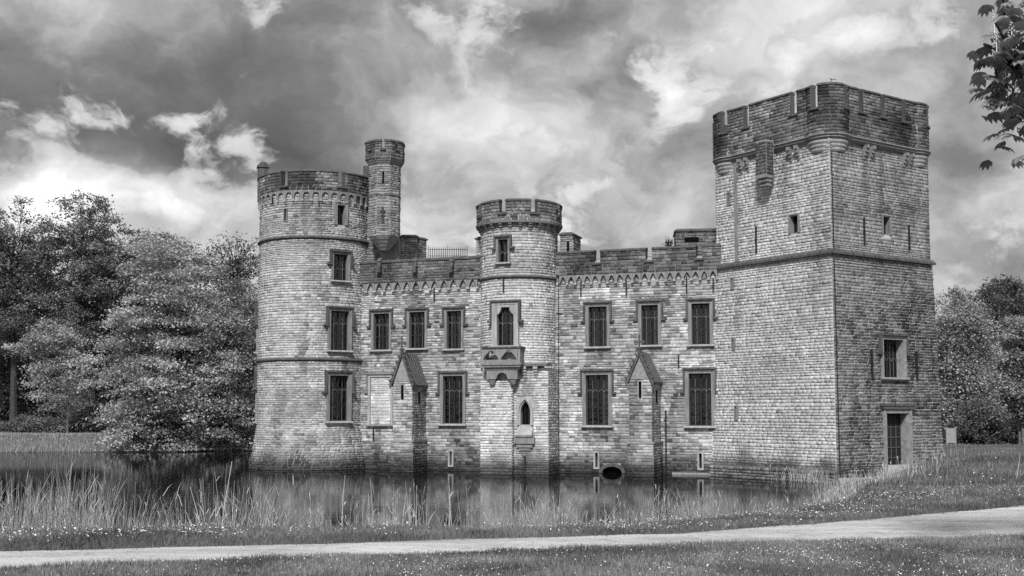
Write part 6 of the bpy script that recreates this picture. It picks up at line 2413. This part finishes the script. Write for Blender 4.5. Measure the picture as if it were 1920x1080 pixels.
RG = 'clumps of dry reeds along the near bank'
for i, (px, spd, n_, yt, ln, fan, vary, lab) in enumerate([
        (45, 75, 330, 868, 0.04, 0.05, 0.6, 'dense dry reed clump at the left end of the near bank'),
        (150, 45, 260, 850, 0.02, 0.1, 0.55, 'tallest dense reed clump on the left of the near bank'),
        (240, 42, 240, 905, 0.12, 0.35, 0.55, 'low bushy reed clump leaning right beside the open dark water'),
        (362, 24, 60, 905, 0.0, 0.35, 0.5, 'thin spreading reed clump standing alone in the dark water gap'),
        (418, 20, 26, 845, 0.0, 0.22, 0.5, 'few tall thick pale stalks below the round tower'),
        (468, 40, 190, 872, 0.14, 0.25, 0.55, 'reed clump leaning right under the round tower'),
        (1035, 34, 230, 915, -0.05, 0.3, 0.4, 'dense rounded tussock of dry grass below the central turret'),
        (1225, 45, 150, 905, 0.22, 0.35, 0.5, 'fan of dry stalks leaning right below the second buttress'),
        (1310, 40, 160, 908, -0.05, 0.3, 0.5, 'dry reed clump below the right end of the castle wall')]):
    stalks('reed_clump', lab, clump(px, spd, int(n_ * 2.4), yt - 8, ln, 200 + i, vary, fan), 300 + i, 'reeds', RG, None, 0.0052 if i != 4 else 0.013)
tall_ = []
r = np.random.default_rng(78)
for px in list(r.uniform(600, 1000, 26)) + [720, 722, 759, 841, 880, 905, 1005]:
    tall_ += clump(px, 2, 1, r.uniform(868, 905), 0.0, int(px * 53) % 9973, 0.1)
for px in (645, 700, 790, 870, 915, 935, 1120):
    tall_ += clump(px, 6, 2, r.uniform(900, 930), r.choice([-0.5, 0.45, 0.3]), int(px * 59) % 9973, 0.2)
stalks('reed_clump', 'scattered tall thick pale stalks standing in front of the left castle wall', tall_, 411, 'reeds', RG, None, 0.0105)
sp_ = []
r = np.random.default_rng(77)
for px in r.uniform(490, 1260, 900):
    sp_ += clump(px, 3, 1, r.uniform(880, 955), 0.0, int(px * 31) % 9973, 0.5)
for px in r.uniform(560, 1000, 70):
    sp_ += clump(px, 3, 1, r.uniform(872, 900), 0.02, int(px * 37) % 9973, 0.2)
for px in r.uniform(620, 1000, 60):
    sp_ += clump(px, 3, 1, r.uniform(890, 940), r.choice([-0.5, 0.5, 0.35]), int(px * 41) % 9973, 0.3)
for px in r.uniform(1250, 1560, 300):
    sp_ += clump(px, 4, 1, r.uniform(880, 940), 0.05, int(px * 43) % 9973, 0.5)
for px in r.uniform(-520, 490, 480):
    if 287 < px < 345:
        continue
    sp_ += clump(px, 3, 1, r.uniform(930, 975) if px > 0 else r.uniform(868, 960), 0.05, int(px * 47) % 9973, 0.5)
stalks('reeds', 'thin bed of dry reeds scattered along the near water edge', sp_, 401, 'reeds', None, 'stuff', 0.0052)
# long pale grass round the keep's foot and on the right bank
sp_ = []
for i in range(700):
    t = r.random()
    y = 30 + 27 * t
    xs0 = np.interp(y, SHORE[3:12, 1], SHORE[3:12, 0])
    x = xs0 + abs(r.normal()) * 1.6 - 0.3
    sp_.append((x, y, r.uniform(0.25, 0.85), r.normal() * 0.18, r.normal() * 0.15))
for i in range(110):
    t = r.random()
    q = KC + KDR * (KS * t) + nR * (0.5 + abs(r.normal()) * 1.0)
    sp_.append((q.x, q.y, r.uniform(0.2, 0.65), r.normal() * 0.2, r.normal() * 0.15))
for i in range(240):
    q = KC + KDL * (3.0 * r.random() ** 1.5) + nL * (0.3 + abs(r.normal()) * 0.5)
    sp_.append((q.x, q.y, r.uniform(0.5, 1.1), r.normal() * 0.18, r.normal() * 0.15))
stalks('tall_grass', 'long pale dry grass on the bank at the foot of the keep', sp_, 402, 'grass', None, 'stuff', 0.018)
